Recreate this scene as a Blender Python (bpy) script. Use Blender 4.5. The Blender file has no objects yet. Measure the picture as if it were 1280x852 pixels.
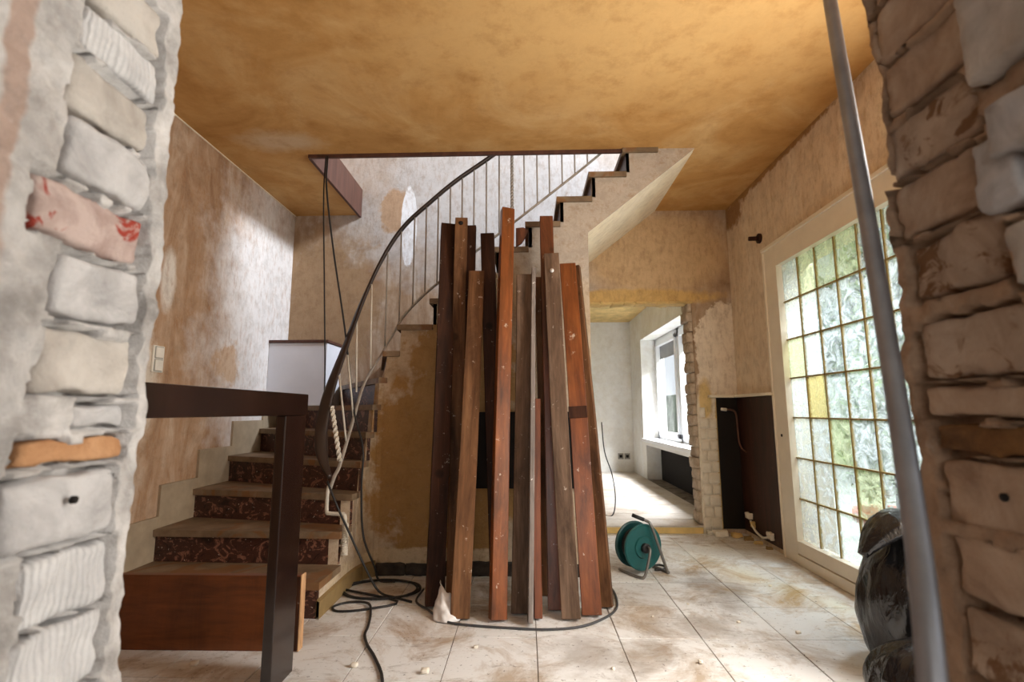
import bpy, bmesh, math, random
from mathutils import Vector, Matrix, noise

# ------------------------------------------------------------------ camera, world, lights
S = bpy.context.scene
COL = S.collection
random.seed(7)
PI = math.pi

F_PX, PITCH, YAW, ROLL = 621.5, 0.1397, 0.0281, -0.0032
fw = Vector((-math.sin(YAW) * math.cos(PITCH), math.cos(YAW) * math.cos(PITCH), math.sin(PITCH)))
rt = Vector((math.cos(YAW), math.sin(YAW), 0))
up = rt.cross(fw)
rt, up = math.cos(ROLL) * rt + math.sin(ROLL) * up, -math.sin(ROLL) * rt + math.cos(ROLL) * up
cam_d = bpy.data.cameras.new('camera')
cam = bpy.data.objects.new('camera', cam_d)
COL.objects.link(cam)
M = Matrix.Identity(4)
for i in range(3):
    M[i][0], M[i][1], M[i][2] = rt[i], up[i], -fw[i]
M[2][3] = 0.9
cam.matrix_world = M
cam_d.sensor_width = 36.0
cam_d.lens = F_PX / 1280 * 36.0
cam_d.clip_start = 0.05
cam_d.dof.use_dof = True
cam_d.dof.focus_distance = 2.7
cam_d.dof.aperture_fstop = 4.5
S.camera = cam

S.view_settings.view_transform = 'Standard'
S.view_settings.look = 'None'
S.view_settings.gamma = 1.0
S.view_settings.use_curve_mapping = False
S.view_settings.exposure = 0.38

world = bpy.data.worlds.new('overcast_sky')
S.world = world
world.use_nodes = True
wn = world.node_tree
wn.nodes['Background'].inputs['Color'].default_value = (0.86, 0.93, 1.0, 1)
wn.nodes['Background'].inputs['Strength'].default_value = 0.75


def area(name, loc, target, sx, sy, power, col):
    d = bpy.data.lights.new(name, 'AREA')
    d.shape = 'RECTANGLE'
    d.size, d.size_y, d.energy, d.color = sx, sy, power, col
    o = bpy.data.objects.new(name, d)
    COL.objects.link(o)
    o.location = loc
    o.rotation_euler = (Vector(target) - Vector(loc)).to_track_quat('-Z', 'Y').to_euler()
    return o


# daylight outside the windows of the house, and one added side fill
area('upstairs_window_daylight', (3.4, 2.5, 4.9), (-1.5, 3.2, 1.9), 0.9, 0.8, 360, (0.80, 0.89, 1.0))
area('garden_daylight', (4.3, 0.6, 4.5), (1.4, 2.6, 0.5), 2.6, 2.6, 270, (1.0, 0.97, 0.9))
area('added_side_fill', (1.80, 1.25, 1.20), (-1.0, 1.7, 1.25), 0.95, 1.7, 50, (1.0, 0.96, 0.9))  # added fill at an unseen opening, brightens the whole room
area('front_room_window_daylight', (2.15, -1.0, 1.6), (-0.6, 0.4, 1.0), 1.4, 1.3, 3, (0.95, 0.97, 1.0))
area('front_room_garden_daylight', (-0.2, -3.15, 1.7), (0.0, 3.0, 1.2), 2.4, 1.5, 24, (1.0, 0.95, 0.88))
area('back_room_window_daylight', (2.45, 5.55, 2.75), (0.9, 5.5, 0.5), 1.8, 0.9, 520, (0.95, 0.97, 1.0))

# ------------------------------------------------------------------ helpers


def link(name, me, m=None, parent=None, smooth=False):
    o = bpy.data.objects.new(name, me)
    COL.objects.link(o)
    if m is not None:
        me.materials.clear()
        me.materials.append(m)
    if parent is not None:
        o.parent = parent
    if smooth:
        for p in me.polygons:
            p.use_smooth = True
    return o


def mesh(name, vs, fs, m=None, parent=None, smooth=False):
    me = bpy.data.meshes.new(name)
    me.from_pydata([tuple(v) for v in vs], [], fs)
    me.update()
    bm = bmesh.new()
    bm.from_mesh(me)
    bmesh.ops.recalc_face_normals(bm, faces=bm.faces)
    bm.to_mesh(me)
    bm.free()
    return link(name, me, m, parent, smooth)


def struct(o):
    o['kind'] = 'structure'
    return o


def tag(o, label, cat, group=None):
    o['label'] = label
    o['category'] = cat
    if group:
        o['group'] = group
    return o


def empty(name, loc=(0, 0, 0)):
    o = bpy.data.objects.new(name, None)
    COL.objects.link(o)
    o.location = loc
    o.empty_display_size = 0.05
    return o


def box_data(x0, x1, y0, y1, z0, z1, base=0):
    vs = [(x0, y0, z0), (x1, y0, z0), (x1, y1, z0), (x0, y1, z0), (x0, y0, z1), (x1, y0, z1), (x1, y1, z1), (x0, y1, z1)]
    fs = [(0, 3, 2, 1), (4, 5, 6, 7), (0, 1, 5, 4), (1, 2, 6, 5), (2, 3, 7, 6), (3, 0, 4, 7)]
    return vs, [tuple(i + base for i in f) for f in fs]


def box(name, x0, x1, y0, y1, z0, z1, m, parent=None, bev=0.0, origin=True):
    """box with its own origin at its base centre when it has no parent"""
    x0, x1 = min(x0, x1), max(x0, x1)
    y0, y1 = min(y0, y1), max(y0, y1)
    vs, fs = box_data(x0, x1, y0, y1, z0, z1)
    me = bpy.data.meshes.new(name)
    me.from_pydata(vs, [], fs)
    if bev > 0:
        bm = bmesh.new()
        bm.from_mesh(me)
        bmesh.ops.bevel(bm, geom=bm.edges[:], offset=bev, segments=2, affect='EDGES', profile=0.6)
        bm.to_mesh(me)
        bm.free()
    return link(name, me, m, parent)


def boxes(name, bl, m, parent=None):
    vs, fs = [], []
    for b in bl:
        v, f = box_data(*b, base=len(vs))
        vs += v
        fs += f
    return mesh(name, vs, fs, m, parent)


def spline(pts, n=8):
    """Catmull-Rom through pts"""
    P = [Vector(p) for p in pts]
    P = [2 * P[0] - P[1]] + P + [2 * P[-1] - P[-2]]
    out = []
    for i in range(1, len(P) - 2):
        for k in range(n):
            t = k / n
            a, b, c, d = P[i - 1], P[i], P[i + 1], P[i + 2]
            out.append(0.5 * ((2 * b) + (c - a) * t + (2 * a - 5 * b + 4 * c - d) * t * t + (3 * b - a - 3 * c + d) * t ** 3))
    out.append(P[-2])
    return out


def sweep(name, path, prof_fn, m, parent=None, smooth=True, closed=False, caps=True):
    """prof_fn(i, t, pos, tangent) -> list of offset Vectors"""
    vs, fs = [], []
    n = len(path)
    k = None
    for i, p in enumerate(path):
        a = path[(i - 1) % n] if (closed or i > 0) else path[i]
        b = path[(i + 1) % n] if (closed or i < n - 1) else path[i]
        tg = (Vector(b) - Vector(a)).normalized()
        ring = prof_fn(i, i / max(1, n - 1), Vector(p), tg)
        k = len(ring)
        vs += [Vector(p) + r for r in ring]
    for i in range(n if closed else n - 1):
        j = (i + 1) % n
        for q in range(k):
            fs.append((i * k + q, i * k + (q + 1) % k, j * k + (q + 1) % k, j * k + q))
    if caps and not closed:
        fs.append(tuple(range(k)))
        fs.append(tuple((n - 1) * k + q for q in range(k)))
    return mesh(name, vs, fs, m, parent, smooth)


def tube(name, pts, r, m, parent=None, seg=8, n=8, closed=False, smooth_path=True, r_fn=None):
    path = spline(pts, n) if smooth_path else [Vector(p) for p in pts]
    state = {'u': None}

    def prof(i, t, p, tg):
        u = state['u']
        if u is None:
            u = tg.cross(Vector((0, 0, 1)))
            if u.length < 0.1:
                u = tg.cross(Vector((0, 1, 0)))
        u = (u - tg * u.dot(tg)).normalized()
        state['u'] = u
        w = tg.cross(u)
        rr = r_fn(t) if r_fn else r
        return [(u * math.cos(2 * PI * q / seg) + w * math.sin(2 * PI * q / seg)) * rr for q in range(seg)]
    return sweep(name, path, prof, m, parent, True, closed)


def nvec(q):
    return Vector((noise.noise(q), noise.noise(q + Vector((17.3, 4.1, 9.7))), noise.noise(q + Vector((5.9, 23.7, 14.2)))))


def rough_block(name, x0, x1, y0, y1, z0, z1, m, parent=None, amp=0.004, seed=0, rnd=0.22, cuts=5):
    """a broken brick: rounded, uneven block"""
    bm = bmesh.new()
    bmesh.ops.create_cube(bm, size=2.0)
    bmesh.ops.subdivide_edges(bm, edges=bm.edges[:], cuts=cuts, use_grid_fill=True)
    c = Vector(((x0 + x1) / 2, (y0 + y1) / 2, (z0 + z1) / 2))
    hs = Vector(((x1 - x0) / 2, (y1 - y0) / 2, (z1 - z0) / 2))
    off = Vector((seed * 3.17, seed * 1.31, seed * 2.23))
    for v in bm.verts:
        q = v.co.copy()
        ln = (abs(q.x) ** 15 + abs(q.y) ** 15 + abs(q.z) ** 15) ** (1 / 15)
        s = q / ln
        q = q.lerp(s, min(1.0, rnd * 4))
        w = Vector((q.x * hs.x, q.y * hs.y, q.z * hs.z))
        d = nvec((w + off) * 28) * amp + nvec((w + off) * 75) * amp * 0.45
        v.co = c + w + d
    me = bpy.data.meshes.new(name)
    bm.to_mesh(me)
    bm.free()
    return link(name, me, m, parent, True)


# ------------------------------------------------------------------ materials


class NT:
    def __init__(s, name):
        s.m = bpy.data.materials.new(name)
        s.m.use_nodes = True
        s.t = s.m.node_tree
        s.b = s.t.nodes['Principled BSDF']
        s.out = s.t.nodes['Material Output']

    def n(s, typ, **kw):
        nd = s.t.nodes.new(typ)
        for k, v in kw.items():
            if k in nd.inputs:
                if isinstance(v, bpy.types.NodeSocket):
                    s.t.links.new(v, nd.inputs[k])
                else:
                    nd.inputs[k].default_value = v
            else:
                setattr(nd, k, v)
        return nd

    def l(s, a, b):
        s.t.links.new(a, b)

    def pos(s):
        return s.n('ShaderNodeNewGeometry').outputs['Position']

    def obj(s, scale=(1, 1, 1), rand=True):
        tc = s.n('ShaderNodeTexCoord').outputs['Object']
        v = s.n('ShaderNodeVectorMath', operation='MULTIPLY')
        s.l(tc, v.inputs[0])
        v.inputs[1].default_value = scale
        if not rand:
            return v.outputs[0]
        r = s.n('ShaderNodeObjectInfo').outputs['Random']
        mm = s.n('ShaderNodeMath', operation='MULTIPLY')
        s.l(r, mm.inputs[0])
        mm.inputs[1].default_value = 61.0
        a = s.n('ShaderNodeVectorMath', operation='ADD')
        s.l(v.outputs[0], a.inputs[0])
        s.l(mm.outputs[0], a.inputs[1])
        return a.outputs[0]

    def noise(s, vec, scale, detail=6, rough=0.6, dist=0.0):
        nd = s.n('ShaderNodeTexNoise', Scale=scale, Detail=detail, Roughness=rough, Distortion=dist)
        s.l(vec, nd.inputs['Vector'])
        return nd.outputs['Fac']

    def ramp(s, fac, stops, interp='LINEAR'):
        nd = s.n('ShaderNodeValToRGB')
        nd.color_ramp.interpolation = interp
        e = nd.color_ramp.elements
        while len(e) < len(stops):
            e.new(0.5)
        for k, (p, c) in enumerate(stops):
            e[k].position = p
            e[k].color = (c[0], c[1], c[2], 1) if not isinstance(c, (int, float)) else (c, c, c, 1)
        s.l(fac, nd.inputs['Fac'])
        return nd.outputs['Color']

    def mix(s, fac, a, b, mode='MIX'):
        nd = s.n('ShaderNodeMix', data_type='RGBA', blend_type=mode)
        for sock, v in ((nd.inputs[0], fac), (nd.inputs[6], a), (nd.inputs[7], b)):
            if isinstance(v, bpy.types.NodeSocket):
                s.l(v, sock)
            elif isinstance(v, (int, float)):
                sock.default_value = v
            else:
                sock.default_value = (v[0], v[1], v[2], 1)
        return nd.outputs[2]

    def math(s, op, a, b=0.0, clamp=False):
        nd = s.n('ShaderNodeMath', operation=op, use_clamp=clamp)
        for k, v in enumerate((a, b)):
            if isinstance(v, bpy.types.NodeSocket):
                s.l(v, nd.inputs[k])
            else:
                nd.inputs[k].default_value = v
        return nd.outputs[0]

    def patch(s, vec, c, r, ragged=0.25, nscale=7.0, soft=0.08):
        """mask of a ragged patch around the world point c with radii r"""
        nn = s.n('ShaderNodeTexNoise', Scale=nscale, Detail=5, Roughness=0.65)
        s.l(vec, nn.inputs['Vector'])
        v = s.n('ShaderNodeVectorMath', operation='SUBTRACT')
        s.l(vec, v.inputs[0])
        v.inputs[1].default_value = c
        d = s.n('ShaderNodeVectorMath', operation='DIVIDE')
        s.l(v.outputs[0], d.inputs[0])
        d.inputs[1].default_value = r
        ln = s.n('ShaderNodeVectorMath', operation='LENGTH')
        s.l(d.outputs[0], ln.inputs[0])
        j = s.math('MULTIPLY', s.math('SUBTRACT', nn.outputs['Fac'], 0.5), ragged * 8)
        q = s.math('ADD', ln.outputs['Value'], j)
        mr = s.n('ShaderNodeMapRange')
        s.l(q, mr.inputs['Value'])
        mr.inputs['From Min'].default_value = 1 - soft
        mr.inputs['From Max'].default_value = 1 + soft
        mr.inputs['To Min'].default_value = 1
        mr.inputs['To Max'].default_value = 0
        return mr.outputs[0]

    def bump(s, fac, strength, dist=0.01):
        nd = s.n('ShaderNodeBump', Strength=strength, Distance=dist)
        s.l(fac, nd.inputs['Height'])
        s.l(nd.outputs[0], s.b.inputs['Normal'])

    def fin(s, col, rough=0.85, spec=0.3, metal=0.0):
        if isinstance(col, bpy.types.NodeSocket):
            s.l(col, s.b.inputs['Base Color'])
        else:
            s.b.inputs['Base Color'].default_value = (*col, 1)
        if isinstance(rough, bpy.types.NodeSocket):
            s.l(rough, s.b.inputs['Roughness'])
        else:
            s.b.inputs['Roughness'].default_value = rough
        s.b.inputs['Specular IOR Level'].default_value = spec
        s.b.inputs['Metallic'].default_value = metal
        return s.m


def rgb(r, g, b):
    f = lambda u: (u / 255 / 12.92) if u / 255 <= 0.04045 else ((u / 255 + 0.055) / 1.055) ** 2.4
    return (f(r), f(g), f(b))


def plaster(name, stops, scale=1.6, patches=(), fine=0.5, fine_col=(0.25, 0.17, 0.1), bump=0.25, dist=1.2, streak=False, rough=0.92, fine_scale=16, soft=0.08, grime=0.6):
    t = NT(name)
    p = t.pos()
    v = p
    if streak:
        mm = t.n('ShaderNodeVectorMath', operation='MULTIPLY')
        t.l(p, mm.inputs[0])
        mm.inputs[1].default_value = (2.4, 2.4, 0.7)
        v = mm.outputs[0]
    c = t.ramp(t.noise(v, scale, 8, 0.62, dist), stops)
    for pq in patches:
        cc, rr, colr, rag, ns = pq[:5]
        c = t.mix(t.patch(p, cc, rr, rag, ns, pq[5] if len(pq) > 5 else soft), c, colr)
    f = t.noise(v, fine_scale, 8, 0.72)
    fm = t.ramp(f, [(0.50, 0.0), (0.70, 1.0)])
    c = t.mix(t.math('MULTIPLY', fm, fine), c, fine_col)
    l2 = t.ramp(t.noise(p, 11.0, 12, 0.78, 0.3), [(0.40, (0.78, 0.76, 0.74)), (0.50, (1.0, 1.0, 1.0)), (0.62, (1.12, 1.13, 1.14))])
    c = t.mix(grime, c, l2, 'MULTIPLY')
    sc = t.ramp(t.noise(v, 34, 6, 0.8), [(0.60, 0.0), (0.66, 1.0)])
    c = t.mix(t.math('MULTIPLY', sc, 0.18 * grime), c, (0.75, 0.72, 0.68))
    t.bump(t.math('ADD', f, t.noise(p, 60, 4, 0.7)), bump, 0.006)
    return t.fin(c, rough, 0.2)


CEIL = plaster('ochre_ceiling_paint', [(0.30, rgb(168, 122, 68)), (0.5, rgb(192, 146, 88)), (0.70, rgb(208, 170, 118))], 1.9, dist=0.8,
               patches=[((-1.47, 2.74, 2.5), (0.20, 0.10, 0.2), rgb(200, 172, 138), 0.25, 6), ((0.35, 1.9, 2.5), (0.9, 0.5, 0.3), rgb(204, 164, 108), 0.25, 3)],
               fine=0.35, fine_col=rgb(146, 98, 44), bump=0.12, fine_scale=6, soft=0.5, grime=0.22)
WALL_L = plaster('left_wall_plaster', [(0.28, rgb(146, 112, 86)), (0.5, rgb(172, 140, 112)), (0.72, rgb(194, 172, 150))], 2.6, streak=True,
                 patches=[((-1.9, 3.70, 1.50), (0.3, 0.80, 1.1), rgb(212, 206, 202), 0.14, 5),  # pale patch: light falling from upstairs is put into the wall colour
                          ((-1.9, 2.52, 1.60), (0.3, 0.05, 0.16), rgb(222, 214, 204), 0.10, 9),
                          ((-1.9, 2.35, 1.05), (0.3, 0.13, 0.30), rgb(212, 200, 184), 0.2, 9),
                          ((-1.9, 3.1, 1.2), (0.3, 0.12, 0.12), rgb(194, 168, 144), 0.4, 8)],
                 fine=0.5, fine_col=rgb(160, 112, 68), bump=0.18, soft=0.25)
WALL_B = plaster('back_wall_plaster', [(0.28, rgb(142, 112, 86)), (0.48, rgb(172, 148, 124)), (0.72, rgb(200, 186, 170))], 3.0, streak=True,
                 patches=[((-0.2, 3.875, 2.75), (1.25, 0.3, 0.85), rgb(196, 194, 194), 0.16, 4, 0.35),
                          ((-1.6, 3.875, 1.75), (0.42, 0.3, 0.55), rgb(166, 138, 108), 0.25, 6),
                          ((-1.06, 3.875, 2.52), (0.13, 0.3, 0.20), rgb(184, 156, 130), 0.16, 9, 0.1),
                          ((-0.95, 3.875, 2.40), (0.065, 0.3, 0.34), rgb(238, 242, 248), 0.04, 6, 0.03),
                          ((1.05, 3.875, 2.15), (0.62, 0.3, 0.36), rgb(202, 172, 134), 0.08, 4),
                          ((0.9, 3.875, 1.79), (0.62, 0.3, 0.06), rgb(208, 172, 112), 0.12, 9),
                          ((1.56, 3.875, 1.32), (0.24, 0.3, 0.42), rgb(230, 218, 202), 0.10, 8, 0.03),
                          ((1.38, 3.875, 0.45), (0.11, 0.3, 0.65), rgb(228, 218, 200), 0.05, 7, 0.05),
                          ((1.37, 3.875, 0.98), (0.05, 0.3, 0.16), rgb(216, 190, 136), 0.10, 12),
                          ((1.455, 3.875, 0.45), (0.022, 0.3, 0.55), rgb(206, 176, 122), 0.10, 12, 0.1)],
                 fine=0.5, fine_col=rgb(150, 118, 88), bump=0.2, soft=0.2)
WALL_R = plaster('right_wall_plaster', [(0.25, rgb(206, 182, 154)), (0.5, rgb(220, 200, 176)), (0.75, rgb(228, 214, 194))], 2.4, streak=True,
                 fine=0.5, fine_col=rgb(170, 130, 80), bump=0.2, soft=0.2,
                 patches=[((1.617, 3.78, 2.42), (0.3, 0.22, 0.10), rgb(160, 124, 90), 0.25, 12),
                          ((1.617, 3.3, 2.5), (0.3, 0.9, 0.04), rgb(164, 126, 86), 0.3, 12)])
WALL_S = plaster('stair_wall_plaster', [(0.25, rgb(172, 150, 124)), (0.5, rgb(192, 172, 148)), (0.75, rgb(206, 190, 170))], 4.0,
                 patches=[((-0.45, 2.9, 0.62), (0.46, 0.6, 0.62), rgb(164, 128, 82), 0.18, 7, 0.1),
                          ((-0.35, 2.9, 1.1), (0.32, 0.6, 0.38), rgb(168, 134, 90), 0.26, 8, 0.1),
                          ((-0.55, 2.9, 0.10), (0.5, 0.6, 0.045), rgb(206, 186, 156), 0.2, 10),
                          ((0.45, 2.9, 2.15), (0.75, 0.3, 0.55), rgb(182, 170, 156), 0.06, 5)],
                 fine=0.6, fine_col=rgb(142, 114, 80), bump=0.35, fine_scale=22, soft=0.15)
WHITE_ROOM = plaster('back_room_plaster', [(0.3, rgb(226, 222, 214)), (0.6, rgb(240, 240, 238))], 1.5, fine=0.2, fine_col=rgb(204, 188, 158), bump=0.1, grime=0.25)
FRONT_PLAIN = plaster('front_room_plaster', [(0.3, rgb(214, 208, 200)), (0.6, rgb(232, 228, 222))], 1.5, fine=0.2, fine_col=rgb(190, 176, 160), bump=0.1)
SOFFIT = plaster('stair_soffit_paint', [(0.3, rgb(232, 218, 190)), (0.7, rgb(240, 230, 208))], 1.5, fine=0.2, fine_col=rgb(214, 180, 130), bump=0.08)
MORTAR_L = plaster('lime_mortar', [(0.3, rgb(138, 134, 131)), (0.5, rgb(182, 178, 175)), (0.7, rgb(206, 202, 199))], 9, fine=0.6, fine_col=rgb(120, 114, 110), bump=0.5, dist=0.8,
                   patches=[((-0.5, 0.432, 1.30), (0.2, 0.012, 0.36), rgb(172, 150, 138), 0.12, 14, 0.2)])
MORTAR_R = plaster('brown_mortar', [(0.3, rgb(122, 100, 82)), (0.5, rgb(156, 130, 108)), (0.7, rgb(178, 152, 128))], 8, fine=0.5, fine_col=rgb(104, 76, 56), bump=0.5, dist=0.8)


def brick_mat(name, stops, stain=None, grooves=False):
    t = NT(name)
    p = t.pos()
    c = t.ramp(t.noise(p, 13, 8, 0.65, 0.6), stops)
    if stain:
        c = t.mix(t.ramp(t.noise(p, 17, 5, 0.6, 1.5), [(0.55, 0.0), (0.62, 1.0)]), c, stain)
    f = t.noise(p, 90, 6, 0.7)
    h = t.math('ADD', f, t.noise(p, 25, 5, 0.6))
    if grooves:
        wv = t.n('ShaderNodeTexWave', wave_type='BANDS', bands_direction='Y', Scale=42.0, Distortion=2.0)
        t.l(p, wv.inputs['Vector'])
        h = t.math('ADD', t.math('MULTIPLY', wv.outputs['Fac'], 0.55), h)
    t.bump(h, 0.5, 0.006)
    return t.fin(c, 0.92, 0.15)


BR_WHITE = brick_mat('limewashed_brick', [(0.3, rgb(152, 149, 148)), (0.6, rgb(194, 191, 190))])
BR_GROOVE = brick_mat('grooved_white_brick', [(0.3, rgb(172, 170, 170)), (0.6, rgb(206, 204, 203))], grooves=True)
BR_BEIGE = brick_mat('beige_brick', [(0.3, rgb(158, 150, 142)), (0.6, rgb(194, 187, 179))])
BR_RED = brick_mat('red_washed_brick', [(0.35, rgb(150, 126, 118)), (0.6, rgb(188, 168, 160))], stain=rgb(150, 62, 50))
BR_ORANGE = brick_mat('orange_brick', [(0.35, rgb(150, 104, 68)), (0.6, rgb(188, 144, 106))])
BR_TAN = brick_mat('tan_brick', [(0.3, rgb(138, 114, 96)), (0.5, rgb(170, 146, 126)), (0.7, rgb(188, 168, 148))])
BR_TAN2 = brick_mat('tan_stained_brick', [(0.3, rgb(146, 124, 106)), (0.6, rgb(180, 160, 142))], stain=rgb(120, 90, 66))
BR_BROWN = brick_mat('burnt_brown_brick', [(0.35, rgb(80, 58, 42)), (0.6, rgb(134, 98, 62))])
BR_PAINT = brick_mat('cream_painted_brick', [(0.3, rgb(216, 204, 184)), (0.6, rgb(230, 222, 206))])
BR_JAMB = brick_mat('pale_broken_brick', [(0.3, rgb(158, 136, 116)), (0.6, rgb(204, 188, 170))])

# floor tiles: dusty pale stone
t = NT('dusty_floor_tile')
p = t.pos()
c = t.ramp(t.noise(p, 1.8, 6, 0.6, 0.5), [(0.35, rgb(156, 136, 116)), (0.6, rgb(184, 168, 150))])
for (cc, rr, colr) in [((1.05, 2.95, 0), (0.30, 0.5, 0.2), rgb(176, 144, 102)), ((1.35, 2.4, 0), (0.26, 0.6, 0.2), rgb(190, 160, 118)), ((-0.75, 2.2, 0), (0.5, 0.45, 0.2), rgb(168, 140, 114))]:
    c = t.mix(t.math('MULTIPLY', t.patch(p, cc, rr, 0.35, 5, 0.5), 0.7), c, colr)
dust = t.ramp(t.noise(p, 3.2, 14, 0.74, 0.6), [(0.36, 0.0), (0.53, 1.0)])
c = t.mix(t.math('MULTIPLY', dust, 0.9), c, rgb(230, 230, 230))
for (cc, rr, colr) in [((0.95, 2.72, 0), (0.12, 0.24, 0.2), rgb(120, 100, 82)), ((0.30, 2.0, 0), (0.2, 0.12, 0.2), rgb(150, 142, 134)), ((0.7, 2.25, 0), (0.16, 0.1, 0.2), rgb(150, 140, 130))]:
    c = t.mix(t.math('MULTIPLY', t.patch(p, cc, rr, 0.5, 7, 0.6), 0.6), c, colr)
rv = t.n('ShaderNodeObjectInfo').outputs['Random']
c = t.mix(0.5, c, t.ramp(rv, [(0.0, (0.88, 0.88, 0.88)), (1.0, (1.06, 1.06, 1.06))]), 'MULTIPLY')
mm = t.n('ShaderNodeVectorMath', operation='MULTIPLY')
t.l(p, mm.inputs[0])
mm.inputs[1].default_value = (1.0, 2.6, 1.0)
dirt = t.ramp(t.noise(mm.outputs[0], 7, 12, 0.8, 0.9), [(0.55, 0.0), (0.64, 1.0)])
c = t.mix(t.math('MULTIPLY', dirt, 0.55), c, rgb(126, 112, 100))
spk = t.ramp(t.noise(p, 55, 3, 0.6), [(0.64, 0.0), (0.70, 1.0)])
c = t.mix(t.math('MULTIPLY', spk, 0.7), c, rgb(84, 74, 66))
t.bump(t.noise(p, 40, 5, 0.7), 0.12, 0.004)
FLOOR_T = t.fin(c, t.math('ADD', 0.36, t.math('MULTIPLY', t.noise(p, 6, 5, 0.6), 0.4)), 0.4)
t = NT('tile_grout')
GROUT = t.fin(t.ramp(t.noise(t.pos(), 12, 5), [(0.3, rgb(96, 86, 78)), (0.7, rgb(150, 140, 130))]), 0.95, 0.1)
t = NT('dusty_board_floor')
p = t.pos()
c = t.ramp(t.noise(p, 3.0, 8, 0.7), [(0.3, rgb(176, 158, 138)), (0.5, rgb(206, 198, 188)), (0.7, rgb(222, 218, 212))])
FLOOR_B = t.fin(t.mix(t.math('MULTIPLY', t.ramp(t.noise(p, 10, 8, 0.7), [(0.55, 0.0), (0.7, 1.0)]), 0.5), c, rgb(120, 96, 70)), 0.6, 0.3)


def wood(name, c0, c1, c2, rough=0.45, scale=(9, 9, 0.8), scuff=None, knots=True, spec=0.4, blotch=0.85):
    t = NT(name)
    v = t.obj(scale)
    g = t.noise(v, 3.0, 8, 0.65, 0.6)
    c = t.ramp(g, [(0.28, c0), (0.5, c1), (0.72, c2)])
    o = t.obj((1, 1, 1))
    o2 = t.obj((9, 9, 2.0))
    blot = t.ramp(t.noise(o2, 1.0, 9, 0.7, 0.5), [(0.36, (0.38, 0.36, 0.35)), (0.5, (0.9, 0.9, 0.9)), (0.64, (1.22, 1.2, 1.18))])
    c = t.mix(blotch, c, blot, 'MULTIPLY')
    if knots:
        vo = t.n('ShaderNodeTexVoronoi', Scale=3.2)
        t.l(o, vo.inputs['Vector'])
        k = t.ramp(vo.outputs['Distance'], [(0.05, 1.0), (0.09, 0.0)])
        c = t.mix(t.math('MULTIPLY', k, 0.7), c, tuple(x * 0.35 for x in c0))
    if scuff:
        sc = t.ramp(t.noise(o, 22, 8, 0.75), [(0.63, 0.0), (0.65, 1.0)])
        c = t.mix(t.math('MULTIPLY', sc, scuff[1]), c, scuff[0])
    t.bump(g, 0.15, 0.003)
    return t.fin(c, rough, spec)


PALE = rgb(226, 214, 198)
W_DARK = wood('dark_brown_wood', rgb(36, 20, 12), rgb(56, 31, 19), rgb(80, 48, 30), 0.65, scuff=(PALE, 0.3), spec=0.2)
W_BROWN = wood('worn_brown_wood', rgb(76, 50, 31), rgb(106, 72, 46), rgb(130, 94, 64), 0.65, scuff=(PALE, 0.4), spec=0.2)
W_GREY = wood('grey_brown_wood', rgb(78, 60, 46), rgb(106, 84, 68), rgb(130, 108, 90), 0.65, scuff=(PALE, 0.4), spec=0.2)
W_ORANGE = wood('orange_varnished_wood', rgb(84, 44, 20), rgb(120, 64, 29), rgb(146, 86, 44), 0.32, scuff=(PALE, 0.5), spec=0.5)
W_RED = wood('red_varnished_wood', rgb(76, 40, 24), rgb(104, 56, 34), rgb(128, 76, 50), 0.35, scuff=(PALE, 0.3), spec=0.5)
W_SPLAT = wood('paint_splashed_grey_wood', rgb(88, 80, 76), rgb(128, 118, 112), rgb(160, 150, 144), 0.6, scuff=(rgb(236, 234, 232), 1.0), knots=False)
W_RAW = wood('raw_cut_wood', rgb(176, 128, 86), rgb(206, 160, 116), rgb(220, 180, 138), 0.7, knots=False)
W_POST = wood('black_brown_lacquered_wood', rgb(24, 13, 10), rgb(31, 17, 13), rgb(42, 25, 20), 0.22, knots=False, spec=0.9, blotch=0.4, scale=(5, 5, 1))
W_BOARD = wood('chestnut_board', rgb(84, 44, 18), rgb(108, 58, 25), rgb(126, 72, 34), 0.4, scale=(1.2, 8, 8), spec=0.4, blotch=0.45)
W_TRIM = wood('dark_brown_trim_paint', rgb(66, 40, 32), rgb(84, 54, 44), rgb(96, 64, 54), 0.5, knots=False, blotch=0.2)


def plain(name, col, rough=0.6, metal=0.0, spec=0.4, var=0.12, scale=8.0, bump=0.0):
    t = NT(name)
    p = t.pos()
    k = t.ramp(t.noise(p, scale, 5, 0.6), [(0.3, (1 - var,) * 3), (0.7, (1 + var,) * 3)])
    c = t.mix(1.0, col, k, 'MULTIPLY')
    if bump:
        t.bump(t.noise(p, scale * 4, 5, 0.6), bump, 0.004)
    return t.fin(c, rough, spec, metal)


BLACK_CABLE = plain('black_rubber', rgb(34, 32, 32), 0.5)
GREY_CABLE = plain('grey_rubber', rgb(62, 62, 64), 0.5)
STEEL = plain('galvanised_steel', rgb(150, 152, 158), 0.45, 0.7, var=0.2, scale=14)
TUBE_STEEL = plain('dull_steel_tube', rgb(128, 124, 120), 0.4, 0.7)
IRON_WHITE = plain('cream_painted_iron', rgb(206, 198, 184), 0.5, var=0.15, scale=20)
IRON_BACKLIT = plain('backlit_cream_iron', rgb(158, 150, 140), 0.5, var=0.15, scale=20)  # the cream paint darkened, its backlit shade is put into the colour
RAIL_DARK = plain('dark_brown_handrail', rgb(48, 35, 29), 0.45)
FRAME_W = plain('cream_gloss_paint', rgb(230, 220, 202), 0.35, var=0.05)
UPVC = plain('white_window_plastic', rgb(238, 240, 242), 0.3, var=0.02)
CAME = plain('brass_lead_strip', rgb(150, 130, 78), 0.5, 0.1)
DARKP = wood('peeling_dark_brown_paint', rgb(40, 20, 14), rgb(56, 30, 20), rgb(74, 42, 30), 0.5, scuff=(rgb(150, 110, 80), 0.5), knots=False)
GREEN = plain('teal_green_plastic', rgb(28, 84, 84), 0.36, var=0.15)
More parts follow.
